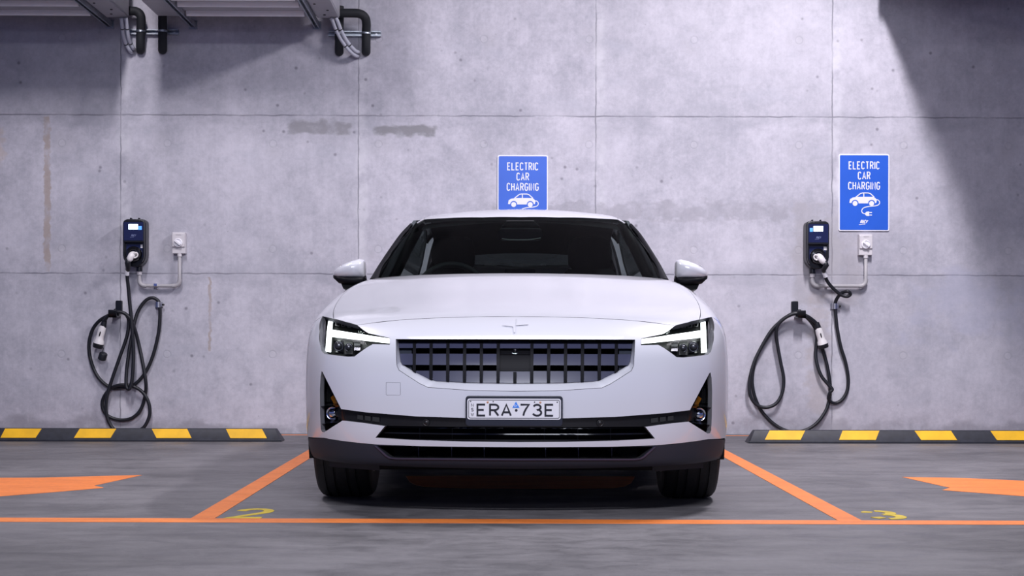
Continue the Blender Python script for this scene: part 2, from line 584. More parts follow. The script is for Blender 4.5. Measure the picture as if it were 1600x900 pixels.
_C = arc(.25, .74, .25, .26, 20, 180) + arc(.25, .26, .25, .26, 180, 340)
GLYPH = {
    'E': (.46, [[(.46, 1), (0, 1), (0, 0), (.46, 0)], [(0, .52), (.38, .52)]]),
    'L': (.46, [[(0, 1), (0, 0), (.46, 0)]]),
    'C': (.50, [_C]),
    'T': (.48, [[(0, 1), (.48, 1)], [(.24, 1), (.24, 0)]]),
    'R': (.50, [[(0, 0), (0, 1), (.27, 1)] + arc(.27, .75, .23, .25, 90, -90)[1:] + [(.20, .5)], [(.27, .5), (0, .5)], [(.25, .5), (.50, 0)]]),
    'I': (.0, [[(0, 1), (0, 0)]]),
    'A': (.54, [[(0, 0), (.27, 1), (.54, 0)], [(.085, .30), (.455, .30)]]),
    'H': (.48, [[(0, 1), (0, 0)], [(.48, 1), (.48, 0)], [(0, .52), (.48, .52)]]),
    'G': (.50, [_C[:-2] + [(.5, .22), (.5, .46), (.30, .46)]]),
    'N': (.50, [[(0, 0), (0, 1), (.5, 0), (.5, 1)]]),
    'S': (.48, [arc(.24, .75, .23, .25, 30, 250) + arc(.24, .26, .24, .26, 70, -150)]),
    'W': (.72, [[(0, 1), (.18, 0), (.36, .85), (.54, 0), (.72, 1)]]),
    'V': (.52, [[(0, 1), (.26, 0), (.52, 1)]]),
    '7': (.50, [[(0, 1), (.5, 1), (.33, .62), (.22, .3), (.17, 0)]]),
    '3': (.50, [arc(.24, .76, .22, .24, 160, -80) + arc(.24, .27, .26, .27, 85, -160)]),
    '2': (.50, [arc(.25, .73, .25, .27, 170, -35) + [(0, 0), (.52, 0)]]),
}


def ribbon(mb, pts, w, to3, t0, t1, mi=0):
    """A flat stroke of width w along 2D pts; to3((x, y), t) gives the 3D point at height t off the face."""
    P = [np.array(p, float) for p in pts]
    n = len(P)
    Lp, Rp = [], []
    for i in range(n):
        a = P[i] - P[i - 1] if i > 0 else P[1] - P[0]
        b = P[i + 1] - P[i] if i < n - 1 else a
        a, b = a / (np.linalg.norm(a) + 1e-12), b / (np.linalg.norm(b) + 1e-12)
        na, nb = np.array((-a[1], a[0])), np.array((-b[1], b[0]))
        m = na + nb
        ln = np.linalg.norm(m)
        m = na if ln < 0.2 else m / ln
        k = min(1.0 / max(0.35, float(np.dot(m, na))), 1.5)
        e = np.zeros(2)
        if i == 0:
            e = -a * 0
        Lp.append(P[i] + m * k * w / 2 + e)
        Rp.append(P[i] - m * k * w / 2 + e)
    vs, fs = [], []
    for i in range(n):
        vs += [to3(Lp[i], t1), to3(Rp[i], t1), to3(Lp[i], t0), to3(Rp[i], t0)]
    for i in range(n - 1):
        a, b = 4 * i, 4 * (i + 1)
        fs += [(a, b, b + 1, a + 1), (a, a + 2, b + 2, b), (a + 1, b + 1, b + 3, a + 3)]
    fs += [(0, 1, 3, 2), (4 * n - 4, 4 * n - 2, 4 * n - 1, 4 * n - 3)]
    mb.add(vs, fs, mi)


def text_width(s, h, gap):
    return sum(GLYPH[c][0] * h for c in s) + gap * (len(s) - 1)


def write(mb, s, cx, y0, h, w, gap, to3, t0, t1, mi=0, sx=1.0, shear=0.0):
    tot = sum(GLYPH[c][0] * h * sx for c in s) + gap * (len(s) - 1)
    x = cx - tot / 2
    for c in s:
        gw, strokes = GLYPH[c]
        for k, st in enumerate(strokes):                       # crossing strokes sit a hair apart
            ribbon(mb, [(x + (p[0] * sx + shear * p[1]) * h, y0 + w / 2 + p[1] * (h - w)) for p in st], w, to3, t0, t1 + 0.0002 * k, mi)
        x += gw * h * sx + gap


# ------------------------------------------------------------------ the setting
def plane_obj(name, verts, faces, m, kind='structure'):
    mb = MB()
    mb.add(verts, faces)
    o = mb.build(name, m)
    o['kind'] = kind
    return o


mb = MB(); mb.box((-16, DW, -0.1), (16, DW + 0.3, 4.9)); o = mb.build('wall_back', M['wall']); o['kind'] = 'structure'
mb = MB(); mb.box((-16, -6, -0.2), (16, DW + 0.3, 0.0)); o = mb.build('floor', M['floor']); o['kind'] = 'structure'
mb = MB(); mb.box((-16, -6, 4.9), (16, DW + 0.3, 5.1)); o = mb.build('ceiling', M['ceiling']); o['kind'] = 'structure'


# ------------------------------------------------------------------ the car's skin as one smooth implicit surface
def nspline(xs, ys):
    x, y = np.array(xs, float), np.array(ys, float)
    n = len(x)
    h = np.diff(x)
    A = np.zeros((n, n)); r = np.zeros(n)
    A[0, 0] = A[-1, -1] = 1
    for i in range(1, n - 1):
        A[i, i - 1], A[i, i], A[i, i + 1] = h[i - 1], 2 * (h[i - 1] + h[i]), h[i]
        r[i] = 6 * ((y[i + 1] - y[i]) / h[i] - (y[i] - y[i - 1]) / h[i - 1])
    m = np.linalg.solve(A, r)

    def f(q):
        q = np.asarray(q, float)
        qc = np.clip(q, x[0], x[-1])
        i = np.clip(np.searchsorted(x, qc) - 1, 0, n - 2)
        a, b = x[i + 1] - qc, qc - x[i]
        hi = h[i]
        v = m[i] * a ** 3 / (6 * hi) + m[i + 1] * b ** 3 / (6 * hi) + (y[i] / hi - m[i] * hi / 6) * a + (y[i + 1] / hi - m[i + 1] * hi / 6) * b
        s0 = (y[1] - y[0]) / h[0] - h[0] * (2 * m[0] + m[1]) / 6
        s1 = (y[-1] - y[-2]) / h[-1] + h[-1] * (2 * m[-1] + m[-2]) / 6
        return v + np.where(q < x[0], (q - x[0]) * s0, 0) + np.where(q > x[-1], (q - x[-1]) * s1, 0)
    return f


def smax(a, b, k):
    h = np.maximum(k - np.abs(a - b), 0) / k
    return np.maximum(a, b) + h * h * k * 0.25


f_nose = nspline([0.10, 0.18, 0.24, 0.30, 0.42, 0.52, 0.62, 0.70, 0.76, 0.82, 1.0], [0.15, 0.075, 0.038, 0.015, 0.0, 0.0, 0.014, 0.045, 0.090, 0.16, 0.42])
f_wid = nspline([-0.3, 0.3, 0.6, 0.9, 1.3, 1.7, 2.3, 3.0, 3.6, 4.2, 4.8], [0.87, 0.905, 0.924, 0.931, 0.924, 0.915, 0.913, 0.920, 0.926, 0.90, 0.85])
f_prof = nspline([0.15, 0.25, 0.40, 0.55, 0.70, 0.85, 0.95, 1.05, 1.2], [0.035, 0.014, 0.002, 0.0, 0.004, 0.026, 0.062, 0.125, 0.26])
f_hood = nspline([-0.2, 0.0, 0.1, 0.25, 0.5, 0.8, 1.2, 1.5, 1.9, 3.0, 4.0, 4.6, 5.0], [0.60, 0.705, 0.763, 0.822, 0.886, 0.949, 1.033, 1.068, 1.065, 1.06, 1.07, 1.05, 1.0])
f_tail = nspline([0.1, 0.3, 0.5, 0.7, 0.9, 1.05, 1.3], [0.16, 0.04, 0.0, 0.01, 0.06, 0.05, 0.2])
f_roof = nspline([1.7, 1.9, 2.1, 2.3, 2.6, 2.85, 3.2, 3.6, 4.0, 4.3, 4.6, 4.8], [1.27, 1.338, 1.392, 1.430, 1.468, 1.4765, 1.466, 1.415, 1.315, 1.20, 1.05, 0.93])


def Fb(P):
    x, y, z = np.abs(P[..., 0]), P[..., 1], P[..., 2]
    a = (f_nose(z) + 0.30 * x * x - y) * 0.94
    b = x - (f_wid(y) - f_prof(z))
    r = (y - (4.606 - 0.24 * x * x - f_tail(z))) * 0.95
    c = (z - (f_hood(y) - 0.062 * (x / 0.85) ** 2)) * 0.97
    f = smax(a, b, 0.30)
    f = smax(f, r, 0.22)
    f = smax(f, c, 0.10)
    return smax(f, 0.185 - z, 0.05)


def Gc(P):
    x, y, z = np.abs(P[..., 0]), P[..., 1], P[..., 2]
    w = (1.225 + (z - 1.0375) * 2.55 + 0.55 * x * x - y) / 2.75
    s = x - (0.775 - (z - 1.0) * 0.46 - 0.02 * ((y - 2.6) / 1.2) ** 2)
    t = z - (f_roof(y) - 0.05 * (x / 0.6) ** 2)
    return smax(smax(w, s, 0.05), t, 0.07)


def grad(fn, P):
    e = 1e-4
    g = np.stack([fn(P + np.eye(3)[i] * e) - fn(P - np.eye(3)[i] * e) for i in range(3)], -1)
    return g / (np.linalg.norm(g, axis=-1, keepdims=True) + 1e-12)


def march(fn, O, D, t0, t1, n=260):
    """First crossing of fn from + to - along O + t D (arrays); where a ray misses, its nearest point."""
    t = np.linspace(t0, t1, n)
    V = np.stack([fn(O + D * q) for q in t], 0)
    neg = V <= 0
    hit = neg.any(0)
    k = np.where(hit, neg.argmax(0), V.argmin(0))
    lo = t[np.maximum(k - 1, 0)].copy(); hi = t[k].copy()
    for _ in range(40):
        md = 0.5 * (lo + hi)
        ins = fn(O + D * md[:, None]) <= 0
        hi = np.where(ins, md, hi); lo = np.where(ins, lo, md)
    tt = np.where(hit, hi, t[k])
    return O + D * tt[:, None]


CO = np.array((0.0, -D0, H))


def px3(uv, fn=Fb, off=0.0):
    """Sight line (u px right of the car's axis, row) -> point of the skin, or of the skin sunk by off."""
    uv = np.atleast_2d(np.asarray(uv, float))
    D = np.stack([uv[:, 0] / F, np.ones(len(uv)), -(uv[:, 1] - HOR) / F], -1)
    return march(lambda P: fn(P) + off, np.repeat(CO[None], len(uv), 0), D, D0 - 0.15, D0 + 3.4)


def side3(yz, fn=Fb):
    yz = np.atleast_2d(np.asarray(yz, float))
    O = np.stack([np.full(len(yz), 1.15), yz[:, 0], yz[:, 1]], -1)
    return march(fn, O, np.repeat([[-1.0, 0, 0]], len(yz), 0), 0, 1.0)


def top3(xy, fn=Fb):
    xy = np.atleast_2d(np.asarray(xy, float))
    O = np.stack([xy[:, 0], xy[:, 1], np.full(len(xy), 1.7)], -1)
    return march(fn, O, np.repeat([[0, 0, -1.0]], len(xy), 0), 0, 1.3)


class PX:
    def __init__(s, fn=Fb, off=0.0): s.fn, s.off = fn, off
    def to3(s, uv): return px3(uv, s.fn, s.off)


class TILT:
    """Rows of a slat: sunk o0 at row v0 and o1 at row v1."""
    def __init__(s, v0, o0, v1, o1): s.a = (v0, o0, v1, o1); s.fn = Fb
    def to3(s, uv):
        v0, o0, v1, o1 = s.a
        off = o0 + (o1 - o0) * (uv[:, 1] - v0) / (v1 - v0)
        D = np.stack([uv[:, 0] / F, np.ones(len(uv)), -(uv[:, 1] - HOR) / F], -1)
        return march(lambda P: Fb(P) + off, np.repeat(CO[None], len(uv), 0), D, D0 - 0.15, D0 + 3.0)


class CYL:                                  # unrolled round a vertical axis
    def __init__(s, fn, y0, back=False): s.fn, s.y0, s.sg = fn, y0, (-1 if back else 1)
    def to2(s, P): return np.stack([np.arctan2(P[:, 0], s.sg * (s.y0 - P[:, 1])), P[:, 2]], -1)
    def to3(s, q):
        D = np.stack([np.sin(q[:, 0]), -s.sg * np.cos(q[:, 0]), np.zeros(len(q))], -1)
        O = np.stack([np.zeros(len(q)), np.full(len(q), s.y0), q[:, 1]], -1) + D * 2.0
        return march(s.fn, O, -D, 0, 1.95)


class LONG:                                 # unrolled round a lengthwise axis on the right side
    def __init__(s, fn, x0, z0, k=0.55): s.fn, s.x0, s.z0, s.k = fn, x0, z0, k
    def to2(s, P): return np.stack([P[:, 1], np.arctan2(P[:, 2] - s.z0, P[:, 0] - s.x0) * s.k], -1)
    def to3(s, q):
        a = q[:, 1] / s.k
        D = np.stack([np.cos(a), np.zeros(len(q)), np.sin(a)], -1)
        O = np.stack([np.full(len(q), s.x0), q[:, 0], np.full(len(q), s.z0)], -1) + D * 1.0
        return march(s.fn, O, -D, 0, 0.98)


class TOP:
    def __init__(s, fn=Fb): s.fn = fn
    def to2(s, P): return P[:, :2]
    def to3(s, q): return top3(q, s.fn)


class SIDE:
    def __init__(s, fn=Fb): s.fn = fn
    def to2(s, P): return P[:, 1:]
    def to3(s, q): return side3(q, s.fn)


def densify(p, d):
    out = []
    n = len(p)
    for i in range(n):
        a, b = np.array(p[i], float), np.array(p[(i + 1) % n], float)
        k = max(1, int(math.ceil(np.linalg.norm(b - a) / d)))
        for j in range(k):
            out.append(a + (b - a) * j / k)
    return np.array(out)


def seg_densify(p, d):
    out = []
    for i in range(len(p) - 1):
        a, b = np.array(p[i], float), np.array(p[i + 1], float)
        k = max(1, int(math.ceil(np.linalg.norm(b - a) / d)))
        for j in range(k):
            out.append(a + (b - a) * j / k)
    out.append(np.array(p[-1], float))
    return np.array(out)


def inside(poly, q):
    x, y = q[:, 0], q[:, 1]
    c = np.zeros(len(q), bool)
    a = np.asarray(poly); b = np.roll(a, -1, 0)
    for (x0, y0), (x1, y1) in zip(a, b):
        if y0 == y1:
            continue
        k = ((y0 > y) != (y1 > y)) & (x < (x1 - x0) * (y - y0) / (y1 - y0) + x0)
        c ^= k
    return c


def area2(p):
    a = np.asarray(p); b = np.roll(a, -1, 0)
    return 0.5 * np.sum(a[:, 0] * b[:, 1] - b[:, 0] * a[:, 1])


def inset(p, d):
    """Shift every edge of a closed outline to its inner side by d."""
    p = np.asarray(p, float)
    s = 1 if area2(p) > 0 else -1
    n = len(p)
    out = []
    for i in range(n):
        a, b, c = p[i - 1], p[i], p[(i + 1) % n]
        e1, e2 = b - a, c - b
        e1 = e1 / (np.linalg.norm(e1) + 1e-12); e2 = e2 / (np.linalg.norm(e2) + 1e-12)
        n1, n2 = s * np.array((-e1[1], e1[0])), s * np.array((-e2[1], e2[0]))
        m = n1 + n2
        l = np.linalg.norm(m)
        m = n1 if l < 1e-6 else m / l
        out.append(b + m * d / max(0.4, float(m @ n1)))
    return np.array(out)


def sym(p):
    """Right half outline (from the centre line round to the centre line) -> whole outline."""
    p = [tuple(q) for q in p]
    return p + [(-x, y) for x, y in reversed(p) if abs(x) > 1e-9]


def clip_poly(sub, clip):
    s = 1 if area2(clip) > 0 else -1
    out = [np.array(q, float) for q in sub]
    n = len(clip)
    for i in range(n):
        a, b = np.array(clip[i], float), np.array(clip[(i + 1) % n], float)
        ins = lambda q: s * ((b[0] - a[0]) * (q[1] - a[1]) - (b[1] - a[1]) * (q[0] - a[0])) >= -1e-9
        src, out = out, []
        for j in range(len(src)):
            p, q = src[j - 1], src[j]
            if ins(q) != ins(p):
                d1, d2 = b - a, q - p
                den = d1[0] * d2[1] - d1[1] * d2[0]
                t = (d1[0] * (a[1] - p[1]) - d1[1] * (a[0] - p[0])) / (den if abs(den) > 1e-12 else 1e-12)
                out.append(p + d2 * (-t if False else ((a[0] - p[0]) * d1[1] - (a[1] - p[1]) * d1[0]) / ((d2[0] * d1[1] - d2[1] * d1[0]) or 1e-12)))
            if ins(q):
                out.append(q)
    return out


def panel(name, patches, mats, parent, rim=0.014, sgn=1, geo_normals=False):
    """A sheet cut out of a surface. patches: list of (projection, outline, holes, spacing[, normal function])."""
    V, Fc, Nn, MI = [], [], [], []
    for pt in patches:
        proj, outline, holes, sp = pt[:4]
        fn = pt[4] if len(pt) > 4 else proj.fn
        loops = [densify(outline, sp)] + [densify(h, sp) for h in holes]
        lo, hi = loops[0].min(0), loops[0].max(0)
        gx, gy = np.meshgrid(np.arange(lo[0] + sp * .5, hi[0], sp), np.arange(lo[1] + sp * .43, hi[1], sp))
        gx[::2] += sp * 0.5
        q = np.stack([gx.ravel(), gy.ravel()], -1)
        ok = inside(loops[0], q)
        for h in loops[1:]:
            ok &= ~inside(h, q)
        q = q[ok]
        bd = np.concatenate(loops)
        if len(q):
            keep = np.ones(len(q), bool)
            for k in range(0, len(q), 400):
                d = np.linalg.norm(q[k:k + 400, None] - bd[None], axis=2).min(1)
                keep[k:k + 400] = d > sp * 0.55
            q = q[keep]
        pts = np.concatenate([bd, q]) if len(q) else bd
        edges, s = [], 0
        for l in loops:
            n = len(l)
            edges += [(s + i, s + (i + 1) % n) for i in range(n)]
            s += n
        sc = 1.0 / max(hi - lo)
        v2, _, tri, ov, _, _ = delaunay_2d_cdt([Vector(((p[0] - lo[0]) * sc, (p[1] - lo[1]) * sc)) for p in pts], edges, [], 0, 1e-7)
        p2 = np.array([[v[0] / sc + lo[0], v[1] / sc + lo[1]] for v in v2])
        tri = np.array(tri)
        cen = p2[tri].mean(1)
        k = inside(loops[0], cen)
        for h in loops[1:]:
            k &= ~inside(h, cen)
        tri = tri[k]
        P = proj.to3(p2)
        if geo_normals:
            fnm = np.cross(P[tri[:, 1]] - P[tri[:, 0]], P[tri[:, 2]] - P[tri[:, 0]])
            N = np.zeros_like(P)
            for c in range(3):
                np.add.at(N, tri[:, c], fnm)
            N /= np.linalg.norm(N, axis=1, keepdims=True) + 1e-12
            g0 = grad(fn, P)
            N *= np.sign((N * g0).sum(1, keepdims=True) + 1e-9)
        else:
            N = grad(fn, P)
        # make the triangles face outwards
        fnm = np.cross(P[tri[:, 1]] - P[tri[:, 0]], P[tri[:, 2]] - P[tri[:, 0]])
        flip = (fnm * N[tri].mean(1)).sum(1) < 0
        tri[flip] = tri[flip][:, ::-1]
        o = len(V)
        V += P.tolist(); Nn += N.tolist()
        Fc += (tri + o).tolist(); MI += [0] * len(tri)
        if rim > 0:
            cnt = {}
            for t in tri:
                for a, b in ((t[0], t[1]), (t[1], t[2]), (t[2], t[0])):
                    cnt[(a, b)] = 1
            for (a, b) in list(cnt):
                if (b, a) in cnt:
                    continue
                A, B = P[a], P[b]
                e = B - A
                rn = np.cross(e, N[a]); rn /= np.linalg.norm(rn) + 1e-12
                o = len(V)
                da, db = N[a].copy(), N[b].copy()
                if isinstance(proj, (PX, TILT)):                 # turned edges run straight back, away from the front
                    da, db = (CO - A) / np.linalg.norm(CO - A), (CO - B) / np.linalg.norm(CO - B)
                elif isinstance(proj, CYL):
                    da[2] = db[2] = 0.0
                    da /= np.linalg.norm(da) + 1e-9; db /= np.linalg.norm(db) + 1e-9
                V += [A.tolist(), B.tolist(), (B - db * rim).tolist(), (A - da * rim).tolist()]
                Nn += [rn.tolist()] * 4
                Fc.append([o + 1, o, o + 3, o + 2]); MI.append(1)
    V, Nn = np.array(V), np.array(Nn)
    if sgn < 0:
        V = V * (-1, 1, 1); Nn = Nn * (-1, 1, 1)
        Fc = [f[::-1] for f in Fc]
    me = bpy.data.meshes.new(name)
    me.from_pydata(V.tolist(), [], Fc)
    mats = mats if isinstance(mats, (list, tuple)) else [mats, mats]
    for m in mats:
        me.materials.append(m)
    me.polygons.foreach_set('material_index', MI)
    me.polygons.foreach_set('use_smooth', [True] * len(Fc))
    me.update()
    me.normals_split_custom_set_from_vertices(Nn.tolist())
    ob = bpy.data.objects.new(name, me)
    C.objects.link(ob)
    if parent:
        ob.parent = parent
    return ob


# ------------------------------------------------------------------ THE CAR
car = empty('car', (0.055, D0, 0.0), -0.023)
tag(car, 'white electric hatchback parked nose out between orange bay lines with lit headlights', 'car')
WS = [M['white'], M['seam']]

# outlines read off the front view: (px from the car's axis, row)
SHUT = [(0, 494.8), (60, 495.0), (120, 496.8), (180, 500.2), (230, 505.8), (248.5, 508.4)]
LAMP_TOP = [(248.5, 508.4), (286, 498.8), (304, 494.9)]
LAMP_LOW = [(248.5, 508.4), (230, 521.5), (197, 528.6), (196.5, 538.6), (223, 538), (232, 543), (251.7, 557.3), (262, 557.8), (299.5, 553.3), (304, 549), (306.2, 540), (307.7, 518), (304, 494.9)]
GRILLE = [(0, 530.3), (183, 530.3), (181.5, 548), (179, 565), (176.5, 570), (156.5, 582), (135, 592.6), (122, 595.6), (70, 597.8), (0, 598.6)]
GRILLE_OUT = [(0, 530.2), (187, 530.2), (186.5, 550), (185.5, 571), (182, 579), (165, 590), (149, 600), (136, 606), (66, 610.8), (0, 611.6)]
LOWER = [(0, 653.6), (75, 653.4), (155, 651.0), (233, 645.0), (272.5, 640), (302.3, 582), (304, 581), (305.5, 590), (306.5, 610), (306, 650), (305, 672), (303, 676), (299.5, 676.3), (270.5, 658), (238, 661.5), (203.5, 666.4), (218.5, 684.6), (160, 688.0), (80, 690.2), (0, 690.9)]
WHITE_LOW = [(0, 699.0), (80, 698.6), (150, 697.8), (218, 695.4), (263, 691.0), (300, 685.4)]
INTAKE = [(0, 699.8), (120, 698.8), (216, 697.0), (199, 712.3), (194, 715), (185, 716), (0, 716.6)]

tip = px3([(304, 494.9)])[0]
ARCH_C, ARCH_R, ZR = 0.87, 0.378, 0.345
arch = lambda a: (ARCH_C - ARCH_R * math.cos(math.radians(a)), ZR + ARCH_R * math.sin(math.radians(a)))
SEAM_YZ = [(tip[1] + 0.035, tip[2] - 0.03), (0.645, 0.70), arch(53)]

cyl = CYL(Fb, 1.3)
c2 = lambda P: cyl.to2(np.asarray(P))
front_half = np.concatenate([
    px3(SHUT[:-1]), px3(LAMP_LOW), side3(SEAM_YZ), side3([arch(a) for a in (42, 30, 18, 6, -6)]),
    side3([(0.50, 0.295)]), px3(list(reversed(WHITE_LOW)))])


def mirror2(h):
    h = [tuple(q) for q in h]
    return h + [(-x, y) for x, y in reversed(h) if abs(x) > 1e-6]


px_loop = lambda loop, dens=6: [tuple(q) for q in c2(px3(densify(sym(loop), dens)))]
bo = inset(mirror2(c2(front_half)), 0.0007)
COVER = [(-201.5, 598), (-179.5, 598), (-179.0, 599.0), (-179.0, 617.2), (-180, 618), (-201, 618), (-202, 617), (-202, 599)]
cover_l = [tuple(q) for q in c2(px3(densify(COVER, 4)))]
panel('front_bumper', [(cyl, bo, [px_loop(GRILLE_OUT), px_loop(LOWER), cover_l], 0.012)], WS, car, 0.02)
panel('tow_eye_cover', [(cyl, inset(cover_l, 0.0009), [], 0.012)], WS, car, 0.012)

# charcoal valance with the lower air intake
low_half = np.concatenate([px3([(u, v + 0.7) for u, v in WHITE_LOW]), side3([(0.50, 0.290), (0.505, 0.245), (0.50, 0.205)])])
low_half = c2(low_half)
th = np.linspace(low_half[-1][0], 0, 24)
low2 = np.concatenate([low_half, np.stack([th, 0.196 + 0.014 * (th / low_half[-1][0]) ** 2], -1)[1:]])
val = panel('valance', [(cyl, mirror2(low2), [px_loop(INTAKE)], 0.012)], [M['valance'], M['black_satin']], car, 0.03)

# hood and wings
hood_side = np.concatenate([px3([(286, 498.8)]), top3([(0.806, 0.60), (0.815, 0.8), (0.812, 1.0), (0.798, 1.25), (0.768, 1.53)])])
hood_half = np.concatenate([px3(SHUT), px3([(267, 503.6)]), np.array([tuple(p) for p in catmull(hood_side, 5)]),
                            top3([(0.73, 1.515), (0.60, 1.395), (0.40, 1.295), (0.20, 1.24), (0, 1.225)])])
panel('hood', [(TOP(), inset(mirror2(hood_half[:, :2]), 0.0009), [], 0.016)], WS, car, 0.02)
lg = LONG(Fb, 0.35, 0.55)
for s in (1, -1):
    seam = np.array([tuple(p) for p in catmull(hood_side, 5)])
    wing = np.concatenate([seam, top3([(0.785, 1.56)]), side3([(1.50, 0.97), (1.445, 0.90), (1.43, 0.7), (1.43, 0.5), (1.425, 0.24), (1.27, 0.24)]),
                           side3([arch(a) for a in np.linspace(190, 53, 24)]), side3(SEAM_YZ[::-1][1:]), px3([(304, 494.9), (295, 496.8)])])
    panel('front_wing', [(lg, inset(lg.to2(wing), 0.0007), [], 0.016)], WS, car, 0.02, s)
    # doors, quarter panel, sill
    belt = lambda ys: top3([(0.792, y) for y in ys])
    fd = np.concatenate([belt(np.linspace(1.60, 2.50, 8)), side3([(2.52, 0.9), (2.52, 0.25), (1.44, 0.25), (1.445, 0.7), (1.46, 0.90), (1.52, 0.97)])])
    d = panel('front_door', [(lg, inset(lg.to2(fd), 0.0015), [], 0.03)], WS, car, 0.02, s)
    mb = MB()
    hp = side3([(2.28, 0.83), (2.48, 0.835)])
    for p in hp:
        p[0] = (p[0] + 0.018)
    mb.tube([(s * hp[0][0], hp[0][1], hp[0][2]), (s * hp[1][0], hp[1][1], hp[1][2])], 0.014, 10)
    mb.build('door_handle', M['white'], d)
    rar = lambda a: (3.605 - ARCH_R * math.cos(math.radians(a)), ZR + ARCH_R * math.sin(math.radians(a)))
    rd = np.concatenate([belt(np.linspace(2.53, 3.35, 7)), side3([(3.34, 0.85)]), side3([rar(a) for a in np.linspace(52, -10, 9)]), side3([(3.21, 0.25), (2.53, 0.25), (2.53, 0.8)])])
    panel('rear_door', [(lg, inset(lg.to2(rd), 0.0015), [], 0.03)], WS, car, 0.02, s)
    qp = np.concatenate([belt(np.linspace(3.37, 4.2, 8)), side3([(4.22, 0.9), (4.22, 0.3)]), side3([rar(a) for a in np.linspace(190, 54, 20)]), side3([(3.355, 0.85)])])
    panel('rear_wing', [(lg, inset(lg.to2(qp), 0.0015), [], 0.03)], WS, car, 0.02, s)
    sl = side3([(1.28, 0.235), (3.20, 0.235), (3.20, 0.195), (1.28, 0.195)])
    panel('side_sill', [(SIDE(), [tuple(q[1:]) for q in sl], [], 0.04)], [M['valance'], M['seam']], car, 0.02, s)
# tail
tl = CYL(Fb, 3.7, True)
e0 = abs(tl.to2(side3([(4.23, 0.6)]))[0][0])
tail = panel('tail_panel', [(tl, [(-e0, 0.22), (e0, 0.22), (e0, 1.0), (-e0, 1.0)], [], 0.04)], WS, car, 0.02)
tb = [(-e0 * .95, 0.86), (e0 * .95, 0.86), (e0 * .95, 0.90), (-e0 * .95, 0.90)]
tlo = CYL(lambda P: Fb(P) - 0.004, 3.7, True)
panel('tail_light_bar', [(tlo, tb, [], 0.03)], [mat('red_tail_lens', (0.35, 0.01, 0.012), 0.15, 0, 0.5), M['seam']], car, 0.01)

# ---- cabin
panel('windscreen', [(PX(Gc, 0.004), sym([(0, 339.6), (60, 340.1), (120, 341.6), (168, 344.6), (184, 366), (201, 393), (214, 415.5), (224, 436), (226, 443), (160, 439), (0, 433)]), [], 5.0)], [M['windscreen'], M['black_gloss']], car, 0.006)
roof_f = px3([(0, 339.2), (60, 339.7), (120, 341.2), (152, 343.2)], Gc)
roof_half = [tuple(q[:2]) for q in roof_f] + [(0.545, 2.42), (0.550, 2.7), (0.545, 3.1), (0.53, 3.45), (0, 3.52)]
panel('roof', [(TOP(Gc), inset(mirror2(roof_half), 0.0015), [], 0.03)], WS, car, 0.02)
lc = LONG(Gc, 0.25, 1.05)
for s in (1, -1):
    edge = top3([roof_half[3], (0.545, 2.42), (0.550, 2.7), (0.545, 3.1), (0.53, 3.45)], Gc)
    win = [(1.60, 1.012), (1.86, 1.165), (2.10, 1.290), (2.25, 1.345), (2.42, 1.375), (2.75, 1.395), (3.1, 1.385), (3.45, 1.33), (3.72, 1.22), (3.90, 1.10), (3.92, 1.03), (3.86, 1.005)]
    sd = side3(win[4:8], Gc)
    rail = np.concatenate([np.array([tuple(p) for p in catmull(edge, 4)]), side3([(3.45, 1.345)], Gc), sd[::-1], side3([(2.30, 1.363)], Gc)])
    panel('roof_rail', [(lc, lc.to2(rail), [], 0.03)], WS, car, 0.015, s)
    sw = panel('side_window', [(SIDE(Gc), win, [], 0.04)], [M['side_glass'], M['black_gloss']], car, 0.006, s)
    mb = MB()
    pb = [side3([(2.50 + 0.06 * (z - 1) / 0.4, z)], Gc)[0] for z in (1.0, 1.12, 1.25, 1.385)]
    mb.tube([(s * (p[0] - 0.018), p[1], p[2]) for p in pb], 0.03, 8)
    mb.build('centre_pillar', M['black_satin'], sw)
    # windscreen pillars: a gloss band with a thin outer weather strip
    pc = px3([(230, 441), (226.5, 434), (217, 415), (203.5, 392), (187, 366.5), (173.5, 350.5)], Gc)
    pc = np.array(catmull(pc, 5))
    n = grad(Gc, pc)
    mb = MB()
    mb.tube([(s * (p[0] - 0.006), p[1] + 0.006, p[2] - 0.004) for p in pc], list(np.linspace(0.026, 0.010, len(pc))), 14)
    ap = mb.build('windscreen_pillar', M['rib'], car)
# hatch with rear glass
hh = [(0, 3.525), (0.545, 3.455), (0.60, 3.75), (0.66, 4.1), (0.69, 4.33), (0.5, 4.47), (0, 4.51)]
hg = [(0, 3.56), (0.50, 3.51), (0.545, 3.8), (0.57, 4.15), (0, 4.26)]
ht = panel('tailgate', [(TOP(Gc), mirror2(hh), [mirror2(hg)], 0.04)], WS, car, 0.02)
panel('rear_glass', [(TOP(Gc), mirror2(hg), [], 0.04)], [M['side_glass'], M['black_gloss']], ht, 0.006)

# ---- grille
fr_o, fr_i = densify(sym(GRILLE_OUT), 3.0), None
n = 240


def resample(loop, n):
    p = np.array(loop + [loop[0]], float)
    d = np.concatenate([[0], np.cumsum(np.linalg.norm(np.diff(p, axis=0), axis=1))])
    t = np.linspace(0, d[-1], n, endpoint=False)
    return np.stack([np.interp(t, d, p[:, 0]), np.interp(t, d, p[:, 1])], -1)


grille = empty('grille'); grille.parent = car
